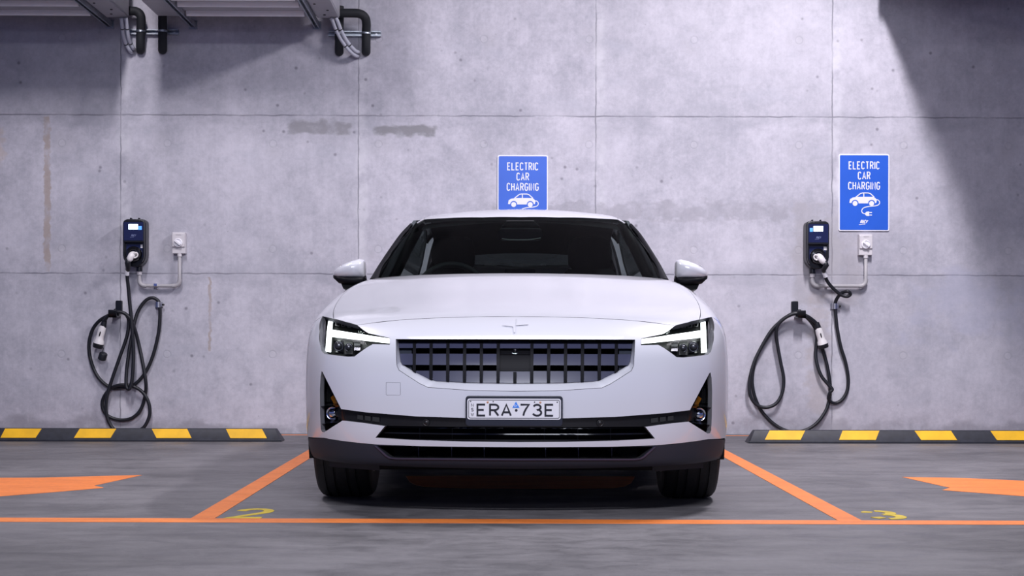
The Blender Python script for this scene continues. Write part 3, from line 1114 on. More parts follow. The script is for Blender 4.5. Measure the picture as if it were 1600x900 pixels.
# frame: matched by arc fraction between corner landmarks
def landmarks(loop, keys, per):
    out = []
    L = [tuple(q) for q in loop]
    idx = [L.index(k) for k in keys]
    for a, b in zip(idx[:-1], idx[1:]):
        p = np.array(L[a:b + 1], float)
        d = np.concatenate([[0], np.cumsum(np.linalg.norm(np.diff(p, axis=0), axis=1))])
        t = np.linspace(0, d[-1], per, endpoint=False)
        out.append(np.stack([np.interp(t, d, p[:, 0]), np.interp(t, d, p[:, 1])], -1))
    out.append(np.array([L[idx[-1]]], float))
    return np.concatenate(out)


go = landmarks(GRILLE_OUT, [(187, 530.2), (185.5, 571), (136, 606), (0, 611.6)], 30)
gi = landmarks(GRILLE, [(183, 530.3), (179, 565), (122, 595.6), (0, 598.6)], 30)
go = np.concatenate([go, (go * (-1, 1))[-2::-1]])
gi = np.concatenate([gi, (gi * (-1, 1))[-2::-1]])
mb = MB()
r0 = px3(inset(np.concatenate([go, [[0, 520]]]), 0.7)[:-1] * 1.0, Fb, 0.0)
r1 = px3(gi, Fb, 0.038)
r2 = px3(gi, Fb, 0.075)
r00 = r0 + np.array((0, 0.02, 0))
ring = lambda P: [tuple(p) for p in P]
mb.loft([ring(r00), ring(r0)], closed=False, mi=1, smooth=False)
rm = [ring(r0 + (r1 - r0) * t) for t in np.linspace(0, 1, 5)]
mb.loft(rm, closed=False, mi=0)
mb.loft([ring(r1), ring(r2)], closed=False, mi=1)
mb.build('grille_frame', WS, grille, sharp=50)
panel('grille_backing', [(PX(Fb, 0.115), sym([(0, 526), (188, 526), (188, 575), (150, 606), (0, 613)]), [], 8.0)], [M['black_void'], M['black_void']], grille, 0.0)
gp = sym(GRILLE)


RIBS = [26.3 * k for k in range(-6, 7)]
rows = [(532.6, 0.046, 536.9, 0.033), (536.9, 0.033, 544.2, 0.033), (553.0, 0.036, 570.5, 0.032), (579.6, 0.046, 600.0, 0.030)]
band = {0: [], 1: [], 2: []}
for k, (v0, o0, v1, o1) in enumerate(rows):
    row = {0: 0, 1: 0, 2: 1, 3: 2}[k]
    pieces = [(-190, 190)] if row != 1 else [(-190, -27), (27, 190)]
    for a, b in pieces:
        q = clip_poly([(a, v0), (b, v0), (b, v1), (a, v1)], gp)
        if len(q) > 2:
            band[row].append((TILT(v0, o0, v1, o1), q, [], 6.0))
for row in band:
    panel('grille_slat', band[row], [M['slat'], M['black_void']], grille, 0.015, geo_normals=True)
for u in RIBS:
    spans = [(530.5, 600)] if abs(u) > 1 else [(581, 600)]
    pat = []
    for a, b in spans:
        q = clip_poly([(u - 2.5, a), (u + 2.5, a), (u + 2.5, b), (u - 2.5, b)], gp)
        if len(q) > 2:
            pat.append((PX(Fb, 0.029), q, [], 4.0))
    panel('grille_rib' if abs(u) > 1 else 'grille_centre_rib', pat, [M['rib'], M['rib']], grille, 0.040)
for s in (1, -1):                                           # the flush outermost cells
    q = clip_poly([(162, 531.5), (186, 531.5), (186, 600), (162, 600)], gp)
    panel('grille_end_panel', [(PX(Fb, 0.050), q, [], 4.0)], [M['valance'], M['black_void']], grille, 0.02, s)
rp = panel('radar_panel', [(PX(Fb, 0.044), [(-25.8, 555), (25.8, 555), (25.8, 580), (-25.8, 580)], [], 4.0)], [M['rib'], M['black_void']], grille, 0.03)
panel('camera_panel', [(PX(Fb, 0.050), [(-23.4, 545), (23.4, 545), (23.4, 554.2), (-23.4, 554.2)], [], 4.0)], [M['black_gloss'], M['black_void']], grille, 0.03)
p = px3([(0, 547.5)], Fb, 0.040)[0]
mb = MB(); mb.lathe([(0.0, -0.010), (0.006, -0.008), (0.009, 0.0), (0.009, 0.02)], p, (0, 1, 0), 20)
cm = mb.build('front_camera', M['black_gloss'], grille)
mb = MB(); mb.tube(catmull([tuple(p + np.array((a, -0.004, b))) for a, b in ((-0.012, -0.009), (-0.006, -0.013), (0.006, -0.013), (0.012, -0.009))], 4), 0.0012, 6)
mb.build('camera_bezel', M['chrome'], cm)

# emblem: two raised angles of a four-pointed star in body colour
em_fn = lambda P: Fb(P) - 0.004
for poly in ([(1.2, 496.8), (2.2, 504.3), (20.5, 507.0), (0.8, 508.6)], [(-20.5, 508.3), (-5, 510.2), (-3.6, 511), (-2.2, 519.8), (0.2, 519.2), (0.4, 508.8)]):
    panel('emblem', [(PX(em_fn), poly, [], 2.0)], [M['white'], M['white']], car, 0.005)

# ---- lower intake and fog strip
low = empty('lower_grille'); low.parent = car
panel('intake_backing', [(PX(Fb, 0.10), sym([(0, 640), (150, 640), (272, 632), (300, 570), (312, 570), (313, 690), (296, 694), (0, 700)]), [], 8.0)], [M['black_void'], M['black_void']], low, 0.0)
lowp = sym(LOWER)
STRIP = sym([(0, 653.9), (75, 653.7), (155, 651.3), (233, 645.3), (272.5, 640.3), (285, 646), (270.5, 657.7), (238, 661.2), (203.5, 665.8), (120, 666.9), (76, 667.2), (0, 667.4)])
panel('fog_strip', [(PX(Fb, 0.022), STRIP, [], 6.0)], [M['black_gloss'], M['black_void']], low, 0.05)
for v0, v1, ue in ((667.6, 669.6, 205), (677.0, 679.0, 212.5), (686.6, 690.6, 219)):
    sl_ = sym([(0, v0 + 0.6), (120, v0 + 0.3), (ue, v0 - 1.3), (ue + 1, v1 - 1.3), (120, v1 + 0.1), (0, v1 + 0.4)])
    panel('intake_slat', [(TILT(v0, 0.0326, v1, 0.0308), sl_, [], 6.0)], [M['black_gloss'], M['black_void']], low, 0.04, geo_normals=True)
for u in (-149, -98, -46, 46, 98, 149):
    panel('intake_rib', [(PX(Fb, 0.062), [(u - .8, 668.5), (u + .8, 668.5), (u + .8, 689), (u - .8, 689)], [], 5.0)], [M['black_satin'], M['black_void']], low, 0.02)
for u in (-138.5, 133):
    p = px3([(u, 660.5)], Fb, 0.020)[0]
    nn = grad(Fb, p[None])[0]
    mb = MB(); mb.lathe([(0.0, 0.006), (0.008, 0.006), (0.009, 0.003), (0.0095, 0.003), (0.0105, 0.007), (0.0135, 0.007), (0.0145, 0.0), (0.0145, -0.01)], p, nn, 24)
    mb.build('parking_sensor', M['black_satin'], low)
panel('bumper_intake_backing', [(PX(Fb, 0.09), sym([(0, 693), (225, 690), (205, 722), (0, 724)]), [], 8.0)], [M['black_void'], M['black_void']], low, 0.0)
for u in (-151, -99, -48, 48, 99, 151):
    panel('intake_rib', [(PX(Fb, 0.050), [(u - .6, 699.5), (u + .6, 699.5), (u + .6, 716.3), (u - .6, 716.3)], [], 5.0)], [M['slat'], M['black_void']], low, 0.02)
lipl = sym([(0, 717.0), (185, 716.4), (195, 715.4), (200.5, 712.4), (217.5, 697.2), (220.5, 697.2), (203, 713.5), (197, 717.0), (186, 718.4), (0, 719.2)])
panel('intake_lip', [(PX(lambda P: Fb(P) - 0.004), lipl, [], 5.0)], [M['slat'], M['slat']], val, 0.01)

for s in (1, -1):                                           # fog lamps at the corners
    tri_ = [(272.0, 640), (302.3, 582), (304, 581), (305.5, 590), (306.5, 610), (306, 650), (305, 672), (303, 676), (299.5, 676.3), (270.5, 658)]
    fog = panel('fog_lamp', [(PX(Fb, 0.05), tri_, [], 5.0)], [M['black_gloss'], M['black_void']], car, 0.03, s)
    panel('corner_lens', [(PX(Fb, 0.014), inset(tri_, 1.0), [], 5.0)], [M['lens'], M['lens']], fog, 0.004, s)
    c = px3([(287.5, 647)], Fb, 0.040)[0]
    c[0] *= s
    mb = MB()
    mb.lathe([(0.0, -0.004), (0.014, -0.003), (0.022, 0.004), (0.024, 0.012), (0.026, 0.004), (0.029, 0.004), (0.029, 0.03)], c, (-0.25 * s, 1, 0), 28)
    mb.build('fog_reflector', M['chrome'], fog)
    panel('fog_shelf', [(TILT(630.5, 0.045, 634, 0.018), [(276.5, 630.5), (305, 633.0), (305, 636), (275.5, 633.5)], [], 4.0)], [M['black_gloss'], M['black_gloss']], fog, 0.03, s, geo_normals=True)
    panel('fog_shelf', [(TILT(657, 0.045, 661, 0.02), [(272, 657), (305, 660), (305, 663.5), (277, 660.5)], [], 4.0)], [M['black_gloss'], M['black_gloss']], fog, 0.03, s, geo_normals=True)
    panel('orange_reflection_patch', [(PX(Fb, 0.044), [(285, 618), (290, 622), (282, 637), (276, 636)], [], 3.0)], [M['orange_glint'], M['orange_glint']], fog, 0.004, s)  # patch coloured like a reflection, not a part of the lamp
    for k in range(4):
        u0 = 291 + 3.1 * k
        panel('light_guide', [(PX(Fb, 0.046), [(u0, 606), (u0 + 1.3, 603), (u0 + 1.3, 629), (u0, 629)], [], 4.0)], [M['lamp_dark'], M['lamp_dark']], fog, 0.01, s)
    # small indicator cells along the strip
    for a, b in ((238, 247), (226, 235), (212, 223)):
        tt = lambda u: 640 + (272.5 - u) * 0.127
        panel('strip_cell', [(PX(Fb, 0.017), [(a, tt(a) + 5.5), (b, tt(b) + 5.5), (b, tt(b) + 12.5), (a, tt(a) + 12.5)], [], 4.0)], [M['lamp_dark'], M['black_void']], low, 0.006, s)

# ---- headlights
for s in (1, -1):
    hl = empty('headlight'); hl.parent = car
    lamp = LAMP_TOP[:-1] + LAMP_LOW[::-1][0:] if False else [(248.5, 508.4), (286, 498.8), (304, 494.9), (307.7, 518), (306.2, 540), (304, 549), (299.5, 553.3), (262, 557.8), (251.7, 557.3), (232, 543), (223, 538), (196.5, 538.6), (197, 528.6), (230, 521.5)]
    panel('lamp_housing', [(PX(Fb, 0.055), lamp, [], 5.0)], [M['lamp_dark'], M['black_gloss']], hl, 0.02, s)
    # walls of the recess
    lp = densify(lamp, 3.0)
    mb = MB()
    a = px3(lp, Fb, 0.002); b = px3(lp, Fb, 0.058)
    for P in (a, b):
        P[:, 0] *= s
    a2 = np.concatenate([a, a[:1]]); b2 = np.concatenate([b, b[:1]])
    mb.loft([ring(a2), ring(b2)], closed=False, smooth=True)
    mb.build('lamp_surround', M['black_void'], hl, sharp=40)
    bar = [(287.0, 499.0), (294.2, 497.0), (296.5, 520), (298.2, 550), (289.2, 551), (288.3, 527.0), (230, 533.5), (196.9, 537.0), (196.9, 529.2), (225, 525.2), (288, 515.6)]
    panel('light_bar', [(PX(Fb, 0.018), bar, [], 3.0)], [M['led'], M['lamp_dark']], hl, 0.018, s)
    # upper row of small cells
    for k in range(4):
        u0 = 277 - 9.4 * k
        v0 = 504.2 + k * 1.2
        panel('lamp_cell', [(PX(Fb, 0.040), [(u0, v0), (u0 + 6.6, v0 - 0.8), (u0 + 6.6, v0 + 5.2), (u0, v0 + 6.0)], [], 3.0)], [M['pvc'], M['lamp_dark']], hl, 0.01, s)
        panel('lamp_cell', [(PX(Fb, 0.036), [(u0 + 1.2, v0 + 1.0), (u0 + 5.4, v0 + 0.5), (u0 + 5.4, v0 + 4.2), (u0 + 1.2, v0 + 4.8)], [], 3.0)], [M['black_gloss'], M['lamp_dark']], hl, 0.003, s)
    # lower projectors and reflector steps
    for u0, u1, v0, v1, o, mt in ((270, 286, 531, 551, 0.042, 'black_gloss'), (255, 268, 533, 554, 0.034, 'lamp_dark'), (243, 253, 535, 548, 0.030, 'rim')):
        panel('lamp_bowl', [(TILT(v0, o + 0.014, v1, o), [(u0, v0), (u1, v0 - 1), (u1, v1), (u0, v1)], [], 4.0)], [M[mt], M['black_gloss']], hl, 0.01, s, geo_normals=True)
    for u0, v0, r in ((277.5, 541.5, 0.017), (261.5, 543.5, 0.014)):
        c = px3([(u0, v0)], Fb, 0.030)[0]; c[0] *= s
        mb = MB(); mb.lathe([(0.0, -0.006), (r * .5, -0.0045), (r * .85, 0.0), (r, 0.008), (r * 1.1, 0.002), (r * 1.25, 0.004), (r * 1.25, 0.02)], c, (0, 1, 0), 24)
        mb.build('projector', M['rim'], hl)
    panel('outer_reflector', [(PX(Fb, 0.014), [(299.0, 499), (303.4, 497.5), (306.6, 518), (305.3, 540), (303, 548), (300, 549), (298.5, 520)], [], 4.0)], [M['steel'], M['lamp_dark']], hl, 0.01, s)
    panel('lamp_lens', [(PX(Fb, 0.001), inset(lamp, 0.9), [], 4.0)], [M['lens'], M['lens']], hl, 0.003, s)

# ---- number plate
pc = px3([(-0.9, 639.2)], Fb, 0.0)[0]
yp = pc[1] - 0.016
S0 = (yp + D0) / F
plate_to = lambda u, v: (u * S0, H - (v - HOR) * S0)
holder = empty('number_plate'); holder.parent = car
cx0, cz0 = plate_to(-0.8, 642.5)
mb = MB()
hp = rrect(152 * S0, 47.5 * S0, 5 * S0, 6, cx0, cz0)
mb.prism(hp, lambda p: (p[0], yp + 0.001, p[1]), lambda p: (p[0], yp + 0.045, p[1]))
mb.build('plate_holder', M['holder'], holder, bevel=0.003)
cx1, cz1 = plate_to(-0.9, 639.2)
w1, h1 = 146.3 * S0, 32.6 * S0
mb = MB()
mb.prism(rrect(w1, h1, 3.6 * S0, 6, cx1, cz1), lambda p: (p[0], yp - 0.002, p[1]), lambda p: (p[0], yp + 0.001, p[1]))
pl = mb.build('plate', M['plate'], holder)
mb = MB()
bd = [np.array(p) for p in rrect(w1 - 4.4 * S0, h1 - 4.4 * S0, 2.6 * S0, 6, cx1, cz1)]
to_pl = lambda p, t: (p[0], yp - 0.002 - t, p[1])
ribbon(mb, bd + [bd[0]], 0.9 * S0, to_pl, 0, 0.0008)
hc = 20.0 * S0
y_base = plate_to(0, 650.7)[1]
lw = 2.9 * S0
for ch, u in (('E', -53.2), ('R', -33.0), ('A', -14.0), ('7', 14.6), ('3', 34.2), ('E', 53.0)):
    write(mb, ch, cx1 + (u + 2.0) * S0, y_base, hc, lw, 0, to_pl, 0, 0.0015, sx=1.30)
p = plate_to(0.9, 641.0)
mb.prism([(cx1 + 3.4 * S0 + 2.1 * S0 * math.cos(a), p[1] + 2.1 * S0 * math.sin(a)) for a in np.linspace(0, 2 * math.pi, 20, endpoint=False)],
         lambda q: (q[0], yp - 0.0035, q[1]), lambda q: (q[0], yp - 0.002, q[1]))
for ch, v in (('N', 635.6), ('S', 642.8), ('W', 650.5)):
    write(mb, ch, cx1 - 65.2 * S0, plate_to(0, v)[1], 5.2 * S0, 0.8 * S0, 0, to_pl, 0, 0.0012, sx=1.25 if ch != 'W' else 0.95)
for u, v in ((-67.8, 627.3), (-32.6, 627.5), (32.0, 628.2), (67.4, 628.2)):
    q0 = plate_to(u - 0.9, v)
    mb.prism([(q0[0] + 1.0 * S0 * math.cos(a), q0[1] + 1.0 * S0 * math.sin(a)) for a in np.linspace(0, 2 * math.pi, 12, endpoint=False)],
             lambda q: (q[0], yp - 0.0032, q[1]), lambda q: (q[0], yp - 0.002, q[1]))
mb.build('plate_lettering', M['ink'], pl)
mb = MB()
c0 = plate_to(2.0, 0)[0]
tz0, tz1 = plate_to(0, 637.2)[1], plate_to(0, 627.4)[1]
mb.prism([(c0 - 5.6 * S0, tz0), (c0 + 5.6 * S0, tz0), (c0, tz1)], lambda q: (q[0], yp - 0.0034, q[1]), lambda q: (q[0], yp - 0.002, q[1]))
st = mb.build('plate_sticker', M['ev_blue'], pl)
mb = MB()
write(mb, 'EV', c0, tz0 + 1.6 * S0, 3.4 * S0, 0.6 * S0, 0.7 * S0, lambda p, t: (p[0], yp - 0.0034 - t, p[1]), 0, 0.0006, sx=1.0)
mb.build('sticker_lettering', M['sign_white'], st)
copper = mat('copper_rivet', (0.62, 0.33, 0.22), 0.45, 0.3)
for u, v in ((-41.3, 628.6), (41.0, 628.8)):
    q0 = plate_to(u - 0.9, v)
    mb = MB(); mb.lathe([(0.0, 0.003), (0.003, 0.0025), (0.0046, 0.0)], (q0[0], yp - 0.002, q0[1]), (0, -1, 0), 16)
    mb.build('rivet', copper, pl)

# ---- door mirrors
for s in (1, -1):
    mr = empty('door_mirror'); mr.parent = car
    # rings from the inner end to the outer tip: (x, centre y, half depth, top z, bottom z)
    st_ = [(0.822, 1.955, 0.060, 1.128, 1.045), (0.828, 1.950, 0.080, 1.1405, 1.040), (0.848, 1.940, 0.090, 1.1445, 1.040), (0.885, 1.935, 0.092, 1.136, 1.040),
           (0.925, 1.935, 0.086, 1.121, 1.0405), (0.960, 1.94, 0.072, 1.102, 1.043), (0.982, 1.948, 0.050, 1.087, 1.049), (0.992, 1.955, 0.022, 1.073, 1.056)]
    def rings_(zt, zb, n=28, p=2.6):
        R = []
        for x, yc, hd, t, b in st_:
            t2, b2 = zt(t, b), zb(t, b)
            cz_, hz = (t2 + b2) / 2, (t2 - b2) / 2
            r = []
            for k in range(n):
                a = 2 * math.pi * k / n
                ca, sa = math.cos(a), math.sin(a)
                e = 2.0 / p
                r.append((s * x, yc + hd * math.copysign(abs(ca) ** e, ca), cz_ + hz * math.copysign(abs(sa) ** e, sa)))
            R.append(r)
        return R
    mb = MB(); mb.loft(rings_(lambda t, b: t, lambda t, b: b - 0.003), True, True)
    mb.build('mirror_cap', M['white'], mr, sharp=60)
    mb = MB(); mb.loft(rings_(lambda t, b: b + 0.012, lambda t, b: b - (0.034 if t > 1.11 else 0.028 if t > 1.095 else 0.014)), True, True)
    mb.build('mirror_base', M['rib'], mr, sharp=60)
    mb = MB()
    mb.loft([[(s * 0.950, 1.90, 1.022), (s * 0.950, 1.98, 1.022), (s * 0.84, 1.98, 1.022), (s * 0.84, 1.90, 1.022)],
             [(s * 0.93, 1.86, 0.985), (s * 0.93, 1.95, 0.985), (s * 0.80, 1.95, 0.99), (s * 0.80, 1.86, 0.99)],
             [(s * 0.885, 1.81, 0.955), (s * 0.885, 1.92, 0.955), (s * 0.78, 1.92, 0.96), (s * 0.78, 1.81, 0.96)]], True, True, smooth=False)
    mb.build('mirror_arm', M['black_satin'], mr, bevel=0.006)
    mb = MB(); mb.box((min(s * 0.84, s * 0.97), 2.012, 1.05), (max(s * 0.84, s * 0.97), 2.022, 1.115)); mb.build('mirror_glass', M['chrome'], mr, bevel=0.01)

# ---- wheels
TY = [(0.225, -0.112), (0.255, -0.121), (0.300, -0.124), (0.328, -0.119), (0.341, -0.108), (0.3465, -0.092)]
prof = list(TY)
for g_ in (-0.068, -0.028, 0.028, 0.068):
    prof += [(0.3495, g_ - 0.007), (0.3425, g_ - 0.0055), (0.3425, g_ + 0.0055), (0.3495, g_ + 0.007)]
prof += [(r, -h) for r, h in reversed(TY)]
for yw in (ARCH_C, 3.605):
    for s in (1, -1):
        w = empty('wheel', (s * 0.772, yw, 0.3488)); w.parent = car
        mb = MB(); mb.lathe(prof, (0, 0, 0), (1, 0, 0), 96)
        # side blocks on the shoulders
        mb.build('tyre', M['rubber'], w, sharp=30)
        mb = MB()
        mb.lathe([(0.225, -0.11), (0.235, -0.118), (0.222, -0.10), (0.210, -0.05), (0.210, 0.05), (0.222, 0.10), (0.235, 0.118), (0.225, 0.11)], (0, 0, 0), (1, 0, 0), 64)
        mb.cyl((s * 0.06, 0, 0), (s * 0.100, 0, 0), 0.06, 0.045, 32)
        for k in range(5):
            a0 = 2 * math.pi * k / 5
            for da in (-0.13, 0.13):
                a = a0 + da
                mb.tube([(s * 0.085, 0.05 * math.cos(a0), 0.05 * math.sin(a0)), (s * 0.095, 0.14 * math.cos(a), 0.14 * math.sin(a)), (s * 0.088, 0.218 * math.cos(a), 0.218 * math.sin(a))], [0.018, 0.014, 0.016], 8)
        mb.build('wheel_rim', M['rim'], w, sharp=40)
        mb = MB(); mb.cyl((s * 0.0, 0, 0), (s * 0.03, 0, 0), 0.17, None, 40); mb.build('brake_disc', M['steel'], w, sharp=40)
        # arch liner
        mb = MB()
        R0 = [(s * 0.60, yw - (ARCH_R + 0.006) * math.cos(a), ZR + (ARCH_R + 0.006) * math.sin(a)) for a in np.radians(np.linspace(-22, 202, 40))]
        R1 = [(s * 0.900, p[1], p[2]) for p in R0]
        mb.loft([R0, R1], closed=False)
        mb.build('arch_liner', M['black_void'], car)
    if yw < 2:
        for s in (1, -1):                                   # deflector ahead of the tyre
            mb = MB()
            mb.prism([(0.575, 0.165), (0.575, 0.25), (0.80, 0.25), (0.80, 0.172), (0.585, 0.155)],
                     lambda p: (s * p[0], 0.430, p[1]), lambda p: (s * p[0], 0.445, p[1]))
            mb.build('wheel_deflector', M['black_satin'], car)

# ---- underbody and inner structure
mb = MB()
secs = []
for y, hw, z0, z1 in ((0.20, 0.50, 0.20, 0.66), (0.38, 0.58, 0.165, 0.74), (1.25, 0.60, 0.160, 0.90), (1.45, 0.70, 0.160, 0.90), (3.0, 0.72, 0.165, 0.86), (3.2, 0.60, 0.17, 0.86), (4.3, 0.60, 0.25, 0.86)):
    secs.append([(-hw, y, z0), (hw, y, z0), (hw, y, z1), (-hw, y, z1)])
mb.loft(secs, True, True, smooth=False)
mb.build('underbody', M['black_void'], car)

# ---- interior
mb = MB()
sec = []
for x in np.linspace(-0.70, 0.70, 15):
    k = 0.55 * x * x
    sec.append([(x, 1.32 + k * .8, 0.93), (x, 1.42 + k * .8, 1.005), (x, 1.75 + k * .3, 1.020), (x, 1.95, 0.995), (x, 1.98, 0.90), (x, 1.90, 0.80)])
mb.loft(sec, True, True)
mb.build('dashboard', M['trim'], car, sharp=45)
mb = MB(); mb.prism(rrect(0.165, 0.215, 0.008, 3, 0.0, 0.985), lambda p: (p[0], 1.955, p[1]), lambda p: (p[0], 1.975, p[1])); mb.build('centre_screen', M['black_gloss'], car)
sw = empty('steering_wheel', (-0.37, 2.02, 0.955)); sw.parent = car
sw.rotation_euler = (math.radians(-22), 0, 0)
mb = MB()
mb.tube([(0.185 * math.cos(a), 0, 0.182 * math.sin(a)) for a in np.linspace(0, 2 * math.pi, 49)], 0.016, 12, cap=False)
mb.build('wheel_ring', mat('steering_wheel_leather', (0.03, 0.033, 0.04), 0.4), sw)
mb = MB(); mb.box((-0.075, -0.02, -0.06), (0.075, 0.02, 0.05)); mb.box((-0.18, -0.012, -0.02), (0.18, 0.012, 0.015)); mb.build('wheel_hub', M['trim'], sw, bevel=0.012)


def seat(x, y, w, hh, rest=True):
    st2 = empty('seat', (x, y, 0)); st2.parent = car
    mb = MB()
    R = []
    for z, yy, hw, hd in ((0.55, 0, w * .95, 0.09), (0.75, 0.03, w, 0.085), (0.95, 0.08, w * 1.0, 0.075), (1.06, 0.115, w * .82, 0.06), (hh, 0.14, w * .55, 0.045)):
        R.append([(hw * math.copysign(abs(math.cos(a)) ** .6, math.cos(a)), yy + hd * math.copysign(abs(math.sin(a)) ** .8, math.sin(a)), z) for a in np.linspace(0, 2 * math.pi, 24, endpoint=False)])
    mb.loft(R)
    mb.build('backrest', M['seat'], st2, sharp=60)
    mb = MB()
    R = []
    for z, hw, hd in ((hh - 0.01, .09, .03), (hh + 0.02, .125, .05), (hh + 0.11, .13, .052), (hh + 0.17, .115, .045), (hh + 0.19, .08, .02)):
        R.append([(hw * math.copysign(abs(math.cos(a)) ** .6, math.cos(a)), 0.14 + hd * math.sin(a), z) for a in np.linspace(0, 2 * math.pi, 24, endpoint=False)])
    if rest:
        mb.loft(R)
        mb.build('headrest', M['seat'], st2, sharp=60)
    mb = MB(); mb.box((-w, -0.45, 0.42), (w, 0.05, 0.58)); mb.build('cushion', M['seat'], st2, bevel=0.05, segs=3)


seat(-0.40, 2.62, 0.235, 1.13)
seat(0.40, 2.62, 0.235, 1.13)
mb = MB(); mb.box((-0.62, 3.35, 0.5), (0.62, 3.5, 1.02)); mb.build('rear_bench', M['seat'], car, bevel=0.06, segs=3)
mb = MB()
mb.prism(rrect(0.245, 0.068, 0.03, 6, 0.0, 1.288), lambda p: (p[0], 2.075, p[1]), lambda p: (p[0], 2.115, p[1]))
im = mb.build('interior_mirror', M['black_gloss'], car, bevel=0.008)
mb = MB(); mb.tube(catmull([(-0.10, 2.07, 1.262), (-0.05, 2.068, 1.256), (0.05, 2.068, 1.257), (0.11, 2.07, 1.266)], 5), 0.003, 6); mb.build('mirror_edge', M['steel'], im)
mb = MB(); mb.prism([(-0.11, 1.325), (0.11, 1.325), (0.075, 1.362), (-0.075, 1.362)], lambda p: (p[0], 2.085, p[1]), lambda p: (p[0], 2.18, p[1])); mb.build('sensor_pod', M['trim'], im, bevel=0.008)
# ceiling lining, dropping to the top of the rear glass, and the rear pillar trims
mb = MB()
sec = []
for y in np.linspace(2.14, 3.55, 12):
    zc = min(float(f_roof(y)) - 0.045, 1.43 - 0.16 * max(0.0, (y - 2.7) / 0.85) ** 1.3)
    sec.append([(x, y, zc - 0.05 * (x / 0.6) ** 2) for x in np.linspace(-0.54, 0.54, 11)])
mb.loft(sec, closed=False)
mb.build('headlining', M['trim'], car)
for s in (1, -1):
    mb = MB()
    mb.loft([[(s * 0.60, 3.0, 0.90), (s * 0.46, 3.56, 0.90), (s * 0.62, 3.9, 0.90)], [(s * 0.57, 3.1, 1.15), (s * 0.43, 3.56, 1.15), (s * 0.56, 3.8, 1.15)],
             [(s * 0.50, 3.2, 1.33), (s * 0.36, 3.56, 1.33), (s * 0.46, 3.6, 1.33)]], True, True, smooth=False)
    mb.build('rear_pillar_trim', M['trim'], car)


# ------------------------------------------------------------------ painted floor markings
def marking(name, poly, m, z=0.0015):
    mb = MB()
    mb.prism(poly, lambda p: (p[0], p[1], z), lambda p: (p[0], p[1], -0.002))
    return mb.build(name, m)


fl = lambda pts: [tuple(at_floor(*p)[:2]) for p in pts]
a, b = at_floor(0, 809.2), at_floor(0, 815.4)
c, d = at_floor(1600, 814.2), at_floor(1600, 820.2)
ext = lambda p, q, X: p + (q - p) * ((X - p[0]) / (q[0] - p[0]))
tag(marking('floor_line', [tuple(ext(b, d, -5)[:2]), tuple(ext(b, d, 5)[:2]), tuple(ext(a, c, 5)[:2]), tuple(ext(a, c, -5)[:2])], M['orange'], 0.0014),
    'long orange painted line crossing the floor ahead of the car', 'floor line')
far = lambda p, q, Y: p + (q - p) * ((Y - p[1]) / (q[1] - p[1]))


def bay_line(p0, p1, q0, q1):
    P0, P1, Q0, Q1 = at_floor(*p0), at_floor(*p1), at_floor(*q0), at_floor(*q1)
    w = 0.045
    c0, c1 = (P0 + Q0) / 2, (P1 + Q1) / 2
    f = far(c0, c1, 11.0)
    hw = abs(Q0[0] - P0[0]) / 2
    return [(c0[0] - hw, c0[1]), (c0[0] + hw, c0[1]), (f[0] + hw, f[1]), (f[0] - hw, f[1])]


tag(marking('bay_line', bay_line((297, 811), (462, 715), (334.5, 811), (486, 715)), M['orange'], 0.0018), 'orange bay line slanting from the number two towards the car', 'floor line', 'bay side lines')
tag(marking('bay_line', bay_line((1313.5, 816), (1131, 713), (1351, 816), (1149.5, 713)), M['orange'], 0.0018), 'orange bay line slanting from the number three towards the car', 'floor line', 'bay side lines')
tag(marking('floor_line', [(-4.9, 11.055), (4.9, 11.055), (4.9, 11.10), (-4.9, 11.10)], M['orange'], 0.0012), 'thin orange line along the foot of the concrete wall', 'floor line')
tag(marking('floor_symbol', fl([(222, 742.6), (147, 759), (162, 762.4), (80, 769.5), (0, 775.6), (-60, 777), (-110, 781), (-85, 772), (-230, 788), (-90, 760), (-110, 757), (-40, 749.5), (0, 747), (60, 746.8)]), M['orange'], 0.0016),
    'orange bolt-shaped floor symbol at the left, pointing right', 'floor symbol', 'orange bay symbols')
tag(marking('floor_symbol', fl([(1409.5, 745.6), (1484.5, 762.4), (1472.5, 766), (1600, 775.6), (1680, 778), (1760, 788), (1735, 777), (1860, 790), (1740, 760), (1765, 757), (1680, 753), (1600, 751.6), (1507, 747.4)]), M['orange'], 0.0016),
    'orange bolt-shaped floor symbol at the right, pointing left', 'floor symbol', 'orange bay symbols')
tag(marking('floor_symbol', fl([(634, 744), (800, 743), (992, 745), (986, 755), (976, 760), (956, 763), (880, 764), (720, 763), (664, 761), (650, 758), (640, 753)]), M['orange'], 0.0016),
    'orange floor symbol in shadow underneath the car', 'floor symbol', 'orange bay symbols')


def floor_digit(ch, px0, py0, w, h, sw_, label, strokes):
    o = at_floor(px0, py0)
    mb = MB()
    for k, st in enumerate(strokes):
        ribbon(mb, [(o[0] + p[0] * w * 2, o[1] + p[1] * h) for p in st], sw_, lambda p, t: (p[0], p[1], t), -0.002, 0.0013 + 0.0003 * k)
    tag(mb.build('bay_number', M['yellow']), label, 'bay number', 'yellow bay numbers')


floor_digit('2', 361, 809.0, 0.118, 0.30, 0.042, 'yellow stencilled number 2 on the floor beside the left bay line', GLYPH['2'][1])
floor_digit('3', 1374, 810.8, 0.105, 0.265, 0.044, 'yellow stencilled number 3 on the floor beside the right bay line',
            [arc(.24, .76, .24, .24, 172, 128, 4), arc(.24, .76, .22, .24, 95, -80), arc(.24, .27, .26, .27, 85, -100), arc(.24, .27, .26, .27, -125, -165, 4)])


